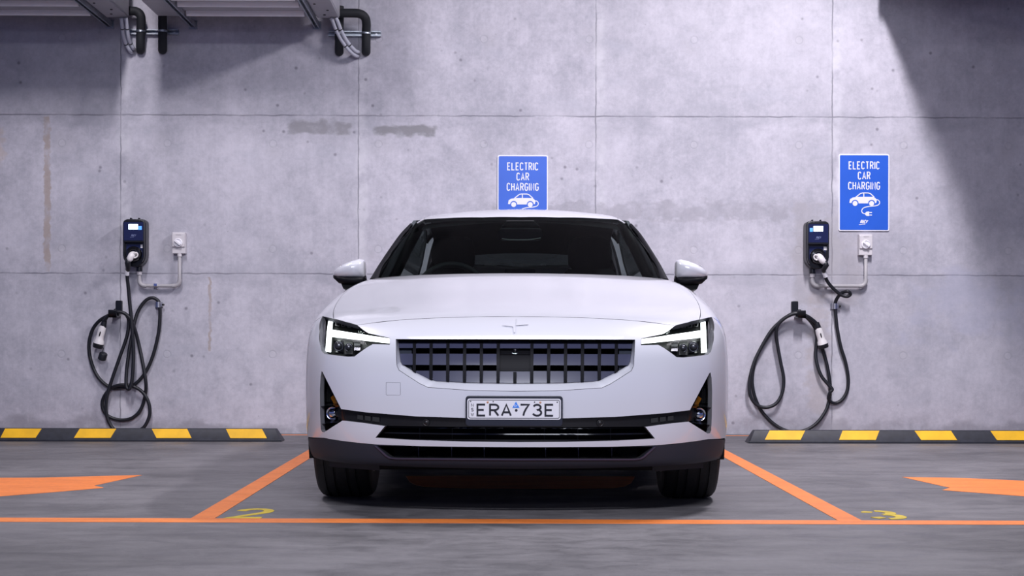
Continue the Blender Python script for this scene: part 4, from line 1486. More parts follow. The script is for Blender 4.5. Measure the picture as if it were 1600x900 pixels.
# ------------------------------------------------------------------ wheel stops
def wheel_stop(px0, px1, py, stripes, label, y0):
    X0, X1 = at_y(px0, py, y0)[0], at_y(px1, py, y0)[0]
    root = empty('wheel_stop', ((X0 + X1) / 2, y0, 0))
    tag(root, label, 'wheel stop', 'striped rubber wheel stops')
    hl_ = (X1 - X0) / 2
    prof = [(0.0, 0.0, 0.0), (0.0, 0.014, 0.0), (0.006, 0.018, 0.012), (0.055, 0.088, 0.048), (0.115, 0.088, 0.048), (0.160, 0.016, 0.010), (0.165, 0.0, 0.0)]
    mb = MB()
    A = [(-hl_ + i, y, z) for y, z, i in prof]
    B = [(hl_ - i, y, z) for y, z, i in prof]
    mb.loft([A, B], True, True, smooth=False)
    mb.build('body', M['stop_rubber'], root, bevel=0.004)
    cx_ = (X0 + X1) / 2
    for t0, t1, b0, b1, pt, pb in stripes:
        # corners on the sloped front face: row pt is its top edge, row pb its foot
        def on_face(px, k):
            y, z = 0.010 + 0.043 * k, 0.0235 + 0.0615 * k
            n = np.array((-0.82, 0.573)) * 0.0025
            yy, zz = y + n[0], z + n[1]
            P = at_y(px, 680, y0 + yy)
            return np.array((P[0] - cx_, yy, zz))
        q = [on_face(b0, 0), on_face(b1, 0), on_face(t1, 1), on_face(t0, 1)]
        # over the top edge
        top = [on_face(t0, 1) + (0, 0.0, 0), on_face(t1, 1)]
        mb = MB()
        back = [p + np.array((0, 0.0049, -0.0034)) for p in q]
        mb.add([tuple(p) for p in q + back], [(0, 1, 2, 3), (7, 6, 5, 4), (0, 4, 5, 1), (1, 5, 6, 2), (2, 6, 7, 3), (3, 7, 4, 0)])
        mb.build('reflective_strip', M['stop_yellow'], root)


wheel_stop(-24, 440, 691, [(8, 65, 0.6, 55.5, 669, 690), (124.5, 181.5, 115.5, 172.5, 0, 0), (237, 292.5, 244.5, 299.4, 0, 0), (353, 409.5, 360, 417, 0, 0)],
           'black and yellow wheel stop on the floor below the left cable', 10.33)
wheel_stop(1169.5, 1633, 694, [(1202.5, 1258, 1195, 1251, 0, 0), (1316.5, 1374, 1311, 1368.5, 0, 0), (1429, 1486, 1439.5, 1495.6, 0, 0), (1547.5, 1605, 1558, 1614, 0, 0)],
           'black and yellow wheel stop on the floor below the right cable', 10.26)


# ------------------------------------------------------------------ signs
def sign(px0, px1, py0, hpx, label, marks=True):
    k = 2310.0 / (DW - 0.012)
    A = on_wall(px0, py0, 0.012)
    w, h = (px1 - px0) / k, hpx / k
    root = empty('charging_sign', (A[0] + w / 2, DW, A[2] - h / 2))
    tag(root, label, 'sign', 'blue charging signs')
    mb = MB(); mb.prism(rrect(w, h, 0.014, 5), lambda p: (p[0], -0.010, p[1]), lambda p: (p[0], 0.0, p[1]))
    mb.build('sign_plate', M['sign_white'], root, bevel=0.001)
    mb = MB(); mb.prism(rrect(w - 0.018, h - 0.018, 0.008, 4), lambda p: (p[0], -0.0115, p[1]), lambda p: (p[0], -0.0095, p[1]))
    mb.build('sign_face', M['sign_blue'], root)
    to = lambda p, t: (p[0], -0.0115 - t, p[1])
    u = 1.0 / k                                # one pixel of the wall
    Y = lambda v: h / 2 - v * u                # v px below the sign's top edge
    mb = MB()
    write(mb, 'ELECTRIC', 0, Y(24.0), 12.6 * u, 1.6 * u, 2.75 * u, to, 0, 0.001, sx=0.66)
    write(mb, 'CAR', 0, Y(40.0), 12.6 * u, 1.6 * u, 2.75 * u, to, 0, 0.001, sx=0.66)
    write(mb, 'CHARGING', 0, Y(56.0), 12.6 * u, 1.6 * u, 2.75 * u, to, 0, 0.001, sx=0.66)
    mb.build('sign_lettering', M['sign_white'], root)
    # car pictogram
    Q = lambda pts: [(x * u, Y(v)) for x, v in pts]
    mb = MB()
    flat = lambda poly, t=0.0012: mb.prism(poly, lambda p: to(p, t), lambda p: to(p, -0.0005))
    low_ = [(-23, 76.5), (-22, 70.5), (-18, 68.2), (-11, 67.0), (15, 67.0), (18.5, 69.5), (20, 72), (19, 76.5), (17.3, 76.8), (16.6, 74.2), (14.4, 72.2), (11.8, 71.6), (9.2, 72.2), (7.0, 74.2), (6.3, 77.2),
            (-8.6, 77.2), (-9.3, 74.2), (-11.5, 72.2), (-14.1, 71.6), (-16.7, 72.2), (-18.9, 74.2), (-19.6, 76.8)]
    flat(Q(low_))
    for st in ([(-13, 67.6), (-5.5, 61.6), (-2, 60.9), (6.5, 60.9), (10, 62), (16, 67.6)], [(-0.5, 61), (-0.5, 67.5)]):
        ribbon(mb, Q(st), 1.5 * u, to, 0, 0.0014 + 0.0002 * len(st))
    for cx_ in (-14.1, 11.8):
        flat(Q([(cx_ + 3.9 * math.cos(t), 77.3 + 3.9 * math.sin(t)) for t in np.linspace(0, 2 * math.pi, 22, endpoint=False)]), 0.0018)
    cord = catmull([(18, 71.2), (22.2, 72.0), (24.4, 75.5), (22.5, 79.3), (16, 81.2), (6, 82.2), (-1, 84.5), (-3.6, 88.5), (-2.2, 92.2), (2, 93.6)], 6)
    ribbon(mb, Q([tuple(p) for p in cord]), 1.35 * u, to, 0, 0.0009)
    flat(Q([(2, 91.8), (4, 90.2), (8, 89.8), (8, 97.2), (4, 96.8), (2, 95.2)]), 0.0016)
    flat(Q([(8.2, 90.8), (12.4, 90.8), (12.4, 92.2), (8.2, 92.2)]), 0.0013); flat(Q([(8.2, 94.8), (12.4, 94.8), (12.4, 96.2), (8.2, 96.2)]), 0.0013)
    mb.build('car_pictogram', M['sign_white'], root)
    mb = MB()
    write(mb, 'RACV', -0.6 * u, Y(108.6), 5.6 * u, 1.25 * u, 0.55 * u, to, 0, 0.001, sx=0.75, shear=0.28)
    ribbon(mb, Q([(-8, 110.6), (-2, 109.6), (2, 109.7)]), 0.8 * u, to, 0, 0.001)
    mb.build('sign_logo', M['sign_white'], root)


sign(777.4, 856.4, 242.2, 120.5, 'blue electric car charging sign half hidden behind the car roof')
sign(1310.6, 1390.2, 240.6, 120.5, 'blue electric car charging sign fully visible, right of the car')


# ------------------------------------------------------------------ wall chargers
def charger(px0, px1, py0, py1, label, mirrored):
    D = 0.140
    A, B = on_wall(px0, py0, D), on_wall(px1, py1, D)
    w, h = B[0] - A[0], A[2] - B[2]
    cx_, zt = (A[0] + B[0]) / 2, A[2]
    root = empty('wall_charger', (cx_, DW, zt - h))
    tag(root, label, 'car charger', 'wall chargers')
    P = lambda u, v: ((u - 0.5) * w, h - v * h)
    out = [(0.07, 0.02), (0.16, 0), (0.84, 0), (0.93, 0.02), (0.985, 0.05), (1, 0.09), (1, 0.76), (0.97, 0.835), (0.90, 0.905), (0.78, 0.965), (0.63, 1.0), (0.37, 1.0), (0.22, 0.965), (0.10, 0.905), (0.03, 0.835), (0, 0.76), (0, 0.09), (0.015, 0.05)]
    poly = [P(*q) for q in out]
    mb = MB(); mb.prism(poly, lambda p: (p[0], -0.105, p[1]), lambda p: (p[0], -0.002, p[1]))
    mb.build('housing', M['box_black'], root, bevel=0.008, segs=3)
    # front cover: flat upper face, stepped back below
    q1 = [P(*q) for q in [(0.06, 0.045), (0.16, 0.02), (0.84, 0.02), (0.94, 0.045), (0.975, 0.10), (0.975, 0.50), (0.025, 0.50), (0.025, 0.10)]]
    mb = MB(); mb.prism(q1, lambda p: (p[0], -0.140, p[1]), lambda p: (p[0], -0.100, p[1]))
    cv = mb.build('front_cover', M['box_black'], root, bevel=0.006, segs=3)
    for sd in (0, 1):
        q2 = [(0.025, 0.47), (0.10, 0.47), (0.10, 0.80), (0.16, 0.88), (0.13, 0.905), (0.055, 0.835), (0.025, 0.76)]
        mb = MB()
        mb.prism([P(1 - q[0] if sd else q[0], q[1]) for q in q2], lambda p: (p[0], -0.135, p[1]), lambda p: (p[0], -0.100, p[1]))
        mb.build('side_cheek', M['box_black'], root, bevel=0.003)
    for s in (0.30, 0.66):
        mb = MB(); c0 = P(s, -0.012); mb.box((c0[0] - .006, -0.09, c0[1] - .008), (c0[0] + .006, -0.06, c0[1] + .006)); mb.build('fixing_lug', M['box_black'], root, bevel=0.002)
    q3 = [P(*q) for q in [(0.07, 0.075), (0.93, 0.075), (0.93, 0.455), (0.07, 0.455)]]
    mb = MB(); mb.prism(q3, lambda p: (p[0], -0.1415, p[1]), lambda p: (p[0], -0.139, p[1]))
    film = mb.build('front_film', M['panel_blue'], root)
    q3 = [P(*q) for q in [(0.14, 0.535), (0.86, 0.535), (0.86, 0.80), (0.14, 0.80)]]
    mb = MB(); mb.prism(q3, lambda p: (p[0], -0.1075, p[1]), lambda p: (p[0], -0.104, p[1]))
    mb.build('lower_film', M['panel_blue'], root)
    s0, s1 = (0.28, 0.70)
    mb = MB(); mb.prism([P(*q) for q in [(s0, 0.115), (s1, 0.115), (s1, 0.225), (s0, 0.225)]], lambda p: (p[0], -0.1425, p[1]), lambda p: (p[0], -0.141, p[1])); mb.build('display', M['screen'], root)
    b0, b1 = (0.12, 0.25) if mirrored else (0.715, 0.87)
    mb = MB(); mb.prism([P(*q) for q in [(b0, 0.155), (b1, 0.155), (b1, 0.232), (b0, 0.232)]], lambda p: (p[0], -0.1425, p[1]), lambda p: (p[0], -0.141, p[1])); mb.build('display_icon', M['screen_blue'], root)
    mb = MB(); c0 = P(0.50, 0.372)
    write(mb, 'RACV', c0[0], c0[1], 0.016, 0.0032, 0.002, lambda p, t: (p[0], -0.1415 - t, p[1]), 0, 0.0008, sx=0.8, shear=0.28)
    ribbon(mb, [(c0[0] - .026, c0[1] - .007), (c0[0] + .004, c0[1] - .004)], 0.0025, lambda p, t: (p[0], -0.1415 - t, p[1]), 0, 0.0008)
    mb.build('charger_logo', mat('faded_logo_print', (0.16, 0.19, 0.34), 0.4), film)
    c0 = P(0.50, 0.735)
    mb = MB(); mb.lathe([(0.030, 0.0), (0.030, -0.050), (0.034, -0.056), (0.050, -0.054), (0.056, -0.046), (0.058, 0.0)], (c0[0], -0.100, c0[1]), (0, 1, 0), 36)
    mb.lathe([(0.0, -0.030), (0.031, -0.030)], (c0[0], -0.100, c0[1]), (0, 1, 0), 24)
    mb.build('socket', M['black_gloss'], root, sharp=40)
    mb = MB(); c1 = P(0.84, 0.575); mb.box((c1[0] - .012, -0.1085, c1[1] - .012), (c1[0] + .010, -0.106, c1[1] + .014))
    mb.build('rating_sticker', M['sign_white'], root)
    mb = MB(); g0 = P(0.62 if not mirrored else 0.36, 1.0); mb.cyl((g0[0], -0.045, g0[1] - 0.032), (g0[0], -0.045, g0[1] + 0.02), 0.024, None, 20)
    mb.build('cable_gland', M['box_black'], root, sharp=40)
    return root, (cx_ + c0[0], DW - 0.150, zt - h + c0[1]), (cx_ + g0[0], DW - 0.045, zt - h + g0[1] - 0.030)


ch1, sk1, gl1 = charger(191.0, 226.0, 341.5, 416.5, 'black wall charger with lit display on the wall left of the car', False)
ch2, sk2, gl2 = charger(1261.0, 1296.5, 344.5, 420.0, 'black wall charger with lit display on the wall right of the car', True)


# ------------------------------------------------------------------ isolators and their conduits
def isolator(px0, px1, py0, py1, label):
    A, B = on_wall(px0, py0, 0.07), on_wall(px1, py1, 0.07)
    w, h = B[0] - A[0], A[2] - B[2]
    root = empty('isolator_switch', ((A[0] + B[0]) / 2, DW, B[2]))
    tag(root, label, 'switch', 'isolator switches')
    mb = MB(); mb.box((-w / 2, -0.055, 0), (w / 2, -0.001, h)); mb.build('box', M['pvc_light'], root, bevel=0.004)
    mb = MB(); mb.prism(rrect(w * 0.94, h * 0.62, 0.004, 3, 0, h * 0.62), lambda p: (p[0], -0.068, p[1]), lambda p: (p[0], -0.054, p[1])); mb.build('lid', M['pvc_light'], root, bevel=0.003)
    c = (-0.002, h * 0.50)
    mb = MB(); mb.lathe([(0.034, 0.0), (0.034, -0.008), (0.028, -0.012), (0.026, -0.006), (0.0, -0.006)], (c[0], -0.067, c[1]), (0, 1, 0), 32); mb.build('dial', M['sign_white'], root, sharp=40)
    mb = MB()
    a = math.radians(-38)
    R = lambda x, y: (c[0] + x * math.cos(a) - y * math.sin(a), c[1] + x * math.sin(a) + y * math.cos(a))
    mb.prism([R(-.027, -.008), (R(.027, -.008)), R(.027, .008), R(-.027, .008)], lambda p: (p[0], -0.094, p[1]), lambda p: (p[0], -0.072, p[1]))
    mb.build('knob', M['sign_white'], root, bevel=0.003)
    mb = MB(); mb.box((-0.02, -0.0696, h * 0.86), (0.02, -0.0675, h * 0.885)); mb.build('print_mark', M['pvc'], root)
    return (root.location.x, root.location.z)


iso1 = isolator(268.2, 288.8, 362.5, 396.0, 'light grey rotary isolator switch box beside the left charger')
iso2 = isolator(1343.2, 1364.0, 365.5, 398.5, 'grey rotary isolator switch box under the right charging sign')


def conduit(gl, iso, pyb, label, clip=None):
    zb = on_wall(230, pyb, 0.03)[2] if gl[0] < 0 else on_wall(1300, pyb, 0.03)[2]
    y = DW - 0.040
    x0, x1 = gl[0], iso[0] + (0.004)
    root = empty('conduit', ((x0 + x1) / 2, DW, zb))
    tag(root, label, 'conduit', 'grey conduits')
    rl = np.array((root.location.x, DW, zb))
    r = 0.042
    path = [(x0, y, gl[2])] + [(x0 + r - r * math.cos(t), y, zb + r - r * math.sin(t)) for t in np.linspace(0, math.pi / 2, 8)] + \
           [(x1 - r + r * math.sin(t), y, zb + r - r * math.cos(t)) for t in np.linspace(0, math.pi / 2, 8)] + [(x1, y, iso[1])]
    L_ = lambda P: [tuple(np.array(p) - rl) for p in P]
    mb = MB(); mb.tube(L_(path), 0.0130, 14); mb.build('pipe', M['pvc'], root)
    for seg in (path[1:9], path[9:17]):
        e = [np.array(p) for p in seg]
        e = [e[0] + (e[0] - e[1]) * 1.2] + e + [e[-1] + (e[-1] - e[-2]) * 1.2]
        mb = MB(); mb.tube(L_(e), 0.0165, 14); mb.build('elbow', M['pvc'], root, sharp=50)
    mb = MB(); mb.tube(L_([(x0, y, gl[2] + .002), (x0, y, gl[2] - 0.028)]), 0.019, 16); mb.tube(L_([(x1, y, iso[1] - 0.0), (x1, y, iso[1] - 0.022)]), 0.0175, 16)
    mb.build('collar', M['pvc_light'], root, sharp=40)
    if clip:
        P = on_wall(*clip, 0.0)
        mb = MB(); mb.lathe([(0.0, -0.012), (0.010, -0.010), (0.012, 0.0)], tuple(np.array((P[0], DW, P[2])) - rl), (0, 1, 0), 16)
        mb.box(tuple(np.array((P[0] - .012, DW - .058, zb - .002)) - rl), tuple(np.array((P[0] + .012, DW - .001, zb + .016)) - rl))
        mb.build('saddle_clip', M['chrome'], root)
    mb = MB(); mb.box(tuple(np.array((x0 + .10, DW - .045, zb - .004)) - rl), tuple(np.array((x0 + .12, DW - .0005, zb + .004)) - rl)); mb.build('saddle', M['pvc'], root)


conduit(gl1, iso1, 446.6, 'grey conduit looping from the left charger up to its isolator', (245.5, 450.5))
conduit(gl2, iso2, 446.8, 'grey conduit looping from the right charger up to its isolator')


# ------------------------------------------------------------------ cable hooks and clamps
def hook(px0, px1, py0, py1, hx, label):
    A, B = on_wall(px0, py0, 0.03), on_wall(px1, py1, 0.03)
    cx_ = (A[0] + B[0]) / 2
    root = empty('cable_hook', (cx_, DW, B[2]))
    tag(root, label, 'hook', 'cable hooks')
    w, h = B[0] - A[0], A[2] - B[2]
    mb = MB(); mb.prism(rrect(w, h, 0.008, 4, 0, h / 2), lambda p: (p[0], -0.028, p[1]), lambda p: (p[0], -0.001, p[1])); mb.build('back_plate', M['box_black'], root, bevel=0.004)
    mb = MB()
    mb.box((hx - 0.032, -0.135, -0.046), (hx + 0.032, -0.001, -0.034))
    mb.box((hx - 0.032, -0.135, -0.046), (hx + 0.032, -0.123, 0.010))
    mb.box((hx - 0.020, -0.020, -0.040), (hx + 0.020, -0.001, 0.020))
    mb.build('hook_arm', M['box_black'], root, bevel=0.004)


hook(180.2, 190.4, 469.5, 486.5, -0.02, 'small black cable hook on the wall below the left charger')
hook(1237.0, 1247.5, 470.5, 487.5, 0.03, 'small black cable hook on the wall below the right charger')


def clamp(px, py, label):
    P = on_wall(px, py, 0.03)
    root = empty('cable_clamp', (P[0], DW, P[2]))
    tag(root, label, 'cable clamp', 'steel cable clamps')
    mb = MB()
    ring_ = [(0.021 * math.cos(t), -0.034 + 0.021 * math.sin(t)) for t in np.linspace(0, 2 * math.pi, 25)]
    mb.loft([[(x, y, -0.021) for x, y in ring_], [(x, y, 0.021) for x, y in ring_]], closed=False)
    mb.box((-0.030, -0.012, -0.021), (0.030, -0.0005, 0.021))
    mb.build('strap', M['steel'], root, sharp=40)
    mb = MB(); mb.cyl((0.026, -0.034, 0), (0.045, -0.034, 0), 0.0075, None, 6); mb.build('bolt', M['black_satin'], root)
    mb = MB(); mb.box((0.019, -0.042, -0.016), (0.028, -0.010, 0.016)); mb.build('ear', M['steel'], root, bevel=0.002)


clamp(247.6, 476.0, 'steel clamp holding the left charging cable to the wall')
clamp(1304.2, 478.5, 'steel clamp holding the right charging cable to the wall')


# ------------------------------------------------------------------ charging cables
def charging_cable(name_label, pts, sk, plug_dir, con0, con1, tag_px, cap=None):
    """pts: (px, py, gap off the wall)."""
    root = empty('charging_cable', (sk[0], DW, sk[2]))
    tag(root, name_label, 'cable', 'black charging cables')
    rl = np.array((sk[0], DW, sk[2]))
    W_ = [on_wall(p[0], p[1], p[2]) - rl for p in pts]
    for p in W_:
        p[2] = max(p[2], -sk[2] + 0.018)
    mb = MB(); mb.tube([tuple(p) for p in catmull(W_, 7)], 0.0132, 12); mb.build('cord', M['cable'], root)
    # plug in the socket: short nose, white grip bending down, black sleeve
    s0 = np.array((0, -0.150 + 0.012, 0.0))
    dx = plug_dir
    grip = [np.array((0, -0.115, -0.004)), np.array((0, -0.160, -0.006)), np.array((dx * .10, -0.185, -0.018)), np.array((dx * .30, -0.190, -0.038)), np.array((dx * .5, -0.188, -0.052))]
    mb = MB(); mb.tube([tuple(p) for p in catmull(grip, 5)], list(np.interp(np.linspace(0, 1, 21), [0, .2, .45, .8, 1], [.024, .024, .025, .023, .019])), 18)
    mb.build('plug_grip', M['gun_white'], root)
    sgn_ = 1 if dx < 0 else -1
    lp_ = [(sgn_ * 0.014, -0.188, -0.002), (sgn_ * 0.032, -0.186, 0.006), (sgn_ * 0.042, -0.182, -0.006), (sgn_ * 0.036, -0.180, -0.024), (sgn_ * 0.016, -0.184, -0.034)]
    mb = MB(); mb.tube([tuple(p) for p in catmull(lp_, 4)], 0.0062, 8); mb.build('plug_trigger', M['gun_white'], root)
    e = grip[-1]
    mb = MB(); mb.tube([tuple(e + (0, 0.002, 0.010)), tuple(e + (dx * .2, 0.002, -0.02)), tuple(W_[0] + (0, 0, -0.005)), tuple(W_[1] * 0.55 + W_[0] * 0.45)], [0.022, 0.022, 0.018, 0.014], 14); mb.build('plug_sleeve', M['cable'], root)
    # free connector hanging with the coil
    A, B = on_wall(*con0) - rl, on_wall(*con1) - rl
    ax = (B - A); Ln = np.linalg.norm(ax); ax = ax / Ln
    side = np.cross(ax, (0, -1, 0)); side /= np.linalg.norm(side)
    fw = np.cross(side, ax)

    def body(t0, t1, prof_, m, nm):
        R = []
        for t, ru, rv, off in prof_:
            c_ = A + ax * Ln * t + side * off
            R.append([tuple(c_ + side * ru * math.cos(q) + fw * rv * math.sin(q)) for q in np.linspace(0, 2 * math.pi, 20, endpoint=False)])
        mb = MB(); mb.loft(R)
        return mb.build(nm, m, root, sharp=50)
    cb = 0.0 if cap is None else cap
    body(0, 1, [(-0.06, .017, .017, 0), (0.05, .021, .021, 0), (0.20, .024, .022, 0)], M['cable'], 'connector_sleeve')
    body(0, 1, [(0.16, .020, .024, cb * .2), (0.24, .027, .027, cb * .4), (0.40, .029, .027, cb * .8), (0.55, .028, .026, cb), (0.66, .029, .030, cb * .8), (0.72, .036, .034, cb * .5), (0.83, .039, .038, cb * .4)], M['gun_white'], 'connector_grip')
    body(0, 1, [(0.825, .036, .035, cb * .4), (0.84, .040, .039, cb * .4), (0.97, .039, .038, cb * .3), (1.0, .034, .033, cb * .3)], M['cable'], 'connector_nose')
    body(0, 1, [(0.36, .004, .0285, cb * .6), (0.40, .011, .0300, cb * .7), (0.52, .011, .0295, cb * .9), (0.57, .004, .0280, cb)], M['black_gloss'], 'connector_button')
    if cap is not None:
        c0 = on_wall(160.5, 556.5, 0.06) - rl
        mb = MB()
        d_ = Vector((0.35, -0.3, 0.88)).normalized()
        mb.lathe([(0.0, -0.030), (0.024, -0.030), (0.031, -0.024), (0.031, 0.020), (0.026, 0.026), (0.0, 0.026)], tuple(c0), d_, 24)
        cp = mb.build('dust_cap', M['cable'], root, sharp=40)
        mb = MB(); mb.tube(catmull([tuple(B - ax * .02), tuple(on_wall(161.0, 543, 0.05) - rl), tuple(on_wall(160.6, 549, 0.055) - rl), tuple(c0)], 5), 0.0035, 6); mb.build('cap_strap', M['cable'], cp)
    t0 = on_wall(*tag_px[0]) - rl; t1 = on_wall(*tag_px[1]) - rl
    mb = MB(); mb.tube([tuple(t0), tuple(t1)], 0.0165, 14); mb.build('cable_label', M['sign_white'], root, sharp=40)


Lc = lambda x, y, g: (120 + x / 3.9125, 450 + y / 3.9125, g)
left_pts = [(200.5, 417, 0.165), (198.6, 428, 0.135), Lc(315, 0, .11), Lc(325, 110, .10), Lc(338, 250, .095), Lc(346, 380, .09), Lc(343, 500, .09), Lc(333, 585, .09), Lc(318, 618, .09), Lc(302, 596, .085), Lc(305, 500, .075), Lc(322, 370, .065), Lc(339, 280, .055), Lc(354, 205, .045),
            Lc(378, 135, .036), Lc(420, 78, .034), Lc(460, 60, .034), Lc(493, 74, .034), Lc(506, 102, .034), Lc(508, 180, .03), Lc(497, 290, .025), Lc(460, 430, .022), Lc(410, 530, .022), Lc(345, 594, .024), Lc(260, 612, .024), Lc(200, 606, .024), Lc(130, 545, .024),
            Lc(88, 450, .026), Lc(74, 350, .03), Lc(95, 258, .04), Lc(145, 195, .06), Lc(222, 156, .075), Lc(268, 148, .07), Lc(303, 165, .065), Lc(318, 210, .06), Lc(305, 300, .058), Lc(262, 425, .058), Lc(215, 560, .058), Lc(187, 650, .055), Lc(178, 740, .05), Lc(195, 815, .045),
            Lc(235, 868, .045), Lc(320, 884, .05), Lc(400, 860, .05), Lc(440, 795, .05), Lc(446, 735, .05), Lc(430, 678, .052), Lc(390, 626, .055), Lc(330, 598, .056), Lc(262, 594, .056), Lc(205, 616, .040), Lc(163, 672, .022), Lc(157, 728, .02), Lc(188, 780, .02), Lc(258, 806, .02), Lc(330, 798, .022),
            Lc(383, 755, .024), Lc(413, 680, .026), Lc(423, 590, .06), Lc(405, 470, .06), Lc(378, 340, .05), Lc(352, 245, .075), Lc(320, 180, .10), Lc(280, 150, .105), Lc(228, 150, .105), Lc(190, 172, .10), Lc(164, 208, .085)]
charging_cable('black charging cable coiled on the hook left of the car', left_pts, sk1, -0.045, (*Lc(168, 205, 0)[:2], .08), (*Lc(128, 366, 0)[:2], .06), ((198.8, 422.5, .148), (198.4, 429.5, .132)), cap=0.004)
Rc = lambda x, y, g: (1150 + x / 3.6, 440 + y / 3.6, g)
right_pts = [(1286.5, 421, 0.165), (1288.5, 429, 0.14), Rc(515, 0, .11), Rc(548, 40, .095), Rc(590, 74, .085), Rc(625, 83, .09), Rc(644, 70, .10), Rc(627, 55, .11), Rc(595, 64, .075), Rc(570, 92, .05), Rc(558, 122, .034), Rc(557, 150, .034), Rc(562, 200, .032), Rc(570, 270, .03), Rc(590, 370, .026), Rc(615, 450, .022), Rc(631, 540, .02),
             Rc(626, 610, .02), Rc(600, 660, .02), Rc(565, 683, .022), Rc(535, 678, .03), Rc(520, 655, .045), Rc(530, 622, .060), Rc(541, 606, .062), Rc(520, 580, .058), Rc(480, 530, .05), Rc(455, 460, .04), Rc(448, 400, .032), Rc(455, 320, .03), Rc(447, 270, .034), Rc(420, 225, .045), Rc(382, 190, .055), Rc(342, 180, .06), Rc(298, 192, .05), Rc(245, 228, .035),
             Rc(180, 310, .022), Rc(122, 410, .02), Rc(96, 500, .02), Rc(92, 580, .02), Rc(110, 660, .02), Rc(145, 730, .02), Rc(200, 790, .022), Rc(265, 832, .03), Rc(330, 846, .04), Rc(400, 832, .04), Rc(460, 790, .034), Rc(508, 720, .025), Rc(527, 650, .022), Rc(530, 600, .022), Rc(525, 540, .022), Rc(510, 460, .02), Rc(487, 380, .02), Rc(466, 300, .022), Rc(440, 240, .05),
             Rc(395, 195, .085), Rc(342, 175, .095), Rc(285, 198, .085), Rc(205, 268, .068), Rc(142, 370, .058), Rc(100, 460, .056), Rc(76, 560, .056), Rc(80, 640, .056), Rc(115, 692, .056), Rc(170, 708, .056), Rc(226, 685, .056), Rc(260, 625, .056), Rc(268, 545, .056), Rc(250, 450, .056), Rc(232, 350, .058), Rc(226, 285, .07), Rc(240, 238, .085), Rc(290, 195, .10),
             Rc(342, 178, .105), Rc(395, 192, .105), Rc(432, 216, .095), Rc(458, 240, .085)]
charging_cable('black charging cable coiled on the hook right of the car', right_pts, sk2, 0.07, (*Rc(456, 238, 0)[:2], .085), (*Rc(494, 374, 0)[:2], .065), ((1287.3, 425.0, .150), (1290.2, 432.5, .135)))


# ------------------------------------------------------------------ condensing units hung under the ceiling, with pipes
YB, YF, ZB = 11.02, 10.22, 3.12


def condenser(xr, w, label, rails, zb=ZB, yf=YF):
    root = empty('condenser_unit', (xr - w / 2, (YB + yf) / 2, zb))
    tag(root, label, 'air conditioner', 'condenser units')
    dy = (YB - yf) / 2
    mb = MB(); mb.box((-w / 2, -dy, 0), (w / 2, dy, 0.85)); mb.build('casing', M['unit_white'], root, bevel=0.006)
    for yy in (10.36, 10.56, 10.86):
        if yf < yy - 0.05:
            mb = MB(); n_ = 10
            P = [(-w / 2 + 0.25, yy - (YB + yf) / 2 + 0.024 * math.cos(t), -0.038 * abs(math.sin(t)) + 0.002) for t in np.linspace(0, math.pi, n_)]
            Q = [(w / 2 - 0.24, p[1], p[2]) for p in P]
            mb.loft([P, Q], False, False); mb.build('base_rib', M['rib_white'], root)
    for xx, yy in ((-0.13, 10.55), (-0.06, 10.75), (-0.10, 10.9)):
        mb = MB(); mb.cyl((w / 2 + xx, yy - (YB + yf) / 2, -0.017), (w / 2 + xx, yy - (YB + yf) / 2, -0.008), 0.010, None, 6); mb.build('screw', M['black_satin'], root)
    mb = MB(); mb.box((w / 2 - 0.165, -dy + .02, -0.012), (w / 2 - 0.004, dy - 0.004, 0.001)); mb.build('service_panel', M['unit_white'], root, bevel=0.003)
    return root


def rail(px, label, zb=ZB):
    P = at_y(px, 43, DW - 0.05)
    root = empty('support_rail', (P[0], DW, zb - 0.041))
    tag(root, label, 'bracket', 'galvanised support rails')
    mb = MB(); L0, L1 = -1.05, -0.012
    z1 = 0.0395
    mb.box((-0.0205, L0, 0), (-0.0175, L1, z1)); mb.box((0.0175, L0, 0), (0.0205, L1, z1)); mb.box((-0.0175, L0, z1 - .003), (0.0175, L1, z1))
    mb.box((-0.0175, L0, 0), (-0.0105, L1, 0.003)); mb.box((0.0105, L0, 0), (0.0175, L1, 0.003))
    mb.build('channel', M['galv'], root)
    mb = MB(); mb.box((-0.030, -0.012, -0.012), (0.030, -0.0005, 0.052)); mb.build('end_plate', M['galv'], root)


xr1, xr2 = at_y(201.5, 24, YB)[0], at_y(531, 25, YB)[0]
condenser(xr1, 1.36, 'grey condenser unit at the far left, cut off by the left edge', None)
condenser(xr2, 1.355, 'grey condenser unit above the wall between the two pipe drops', None)
rail(169.5, 'galvanised support rail under the leftmost condenser unit')
rail(300.0, 'galvanised support rail under the left end of the second condenser unit')
rail(494.0, 'galvanised support rail under the right end of the second condenser unit')
root = empty('shadow_caster', (3.52, 9.85, 3.33))  # unseen stand-in, added to cast the diagonal shadow on the wall
tag(root, 'unseen box added above the right bay to cast the wall shadow', 'shadow caster')
mb = MB(); mb.box((-0.68, -0.9, 0), (0.68, 1.10, 0.7)); mb.build('caster_casing', M['unit_white'], root, bevel=0.006)
for yy in (-0.88, 0.1, 1.08):
    mb = MB(); mb.box((-0.70, yy - 0.02, -0.02), (0.70, yy + 0.02, 0.72)); mb.build('caster_flange', M['galv'], root, bevel=0.003)


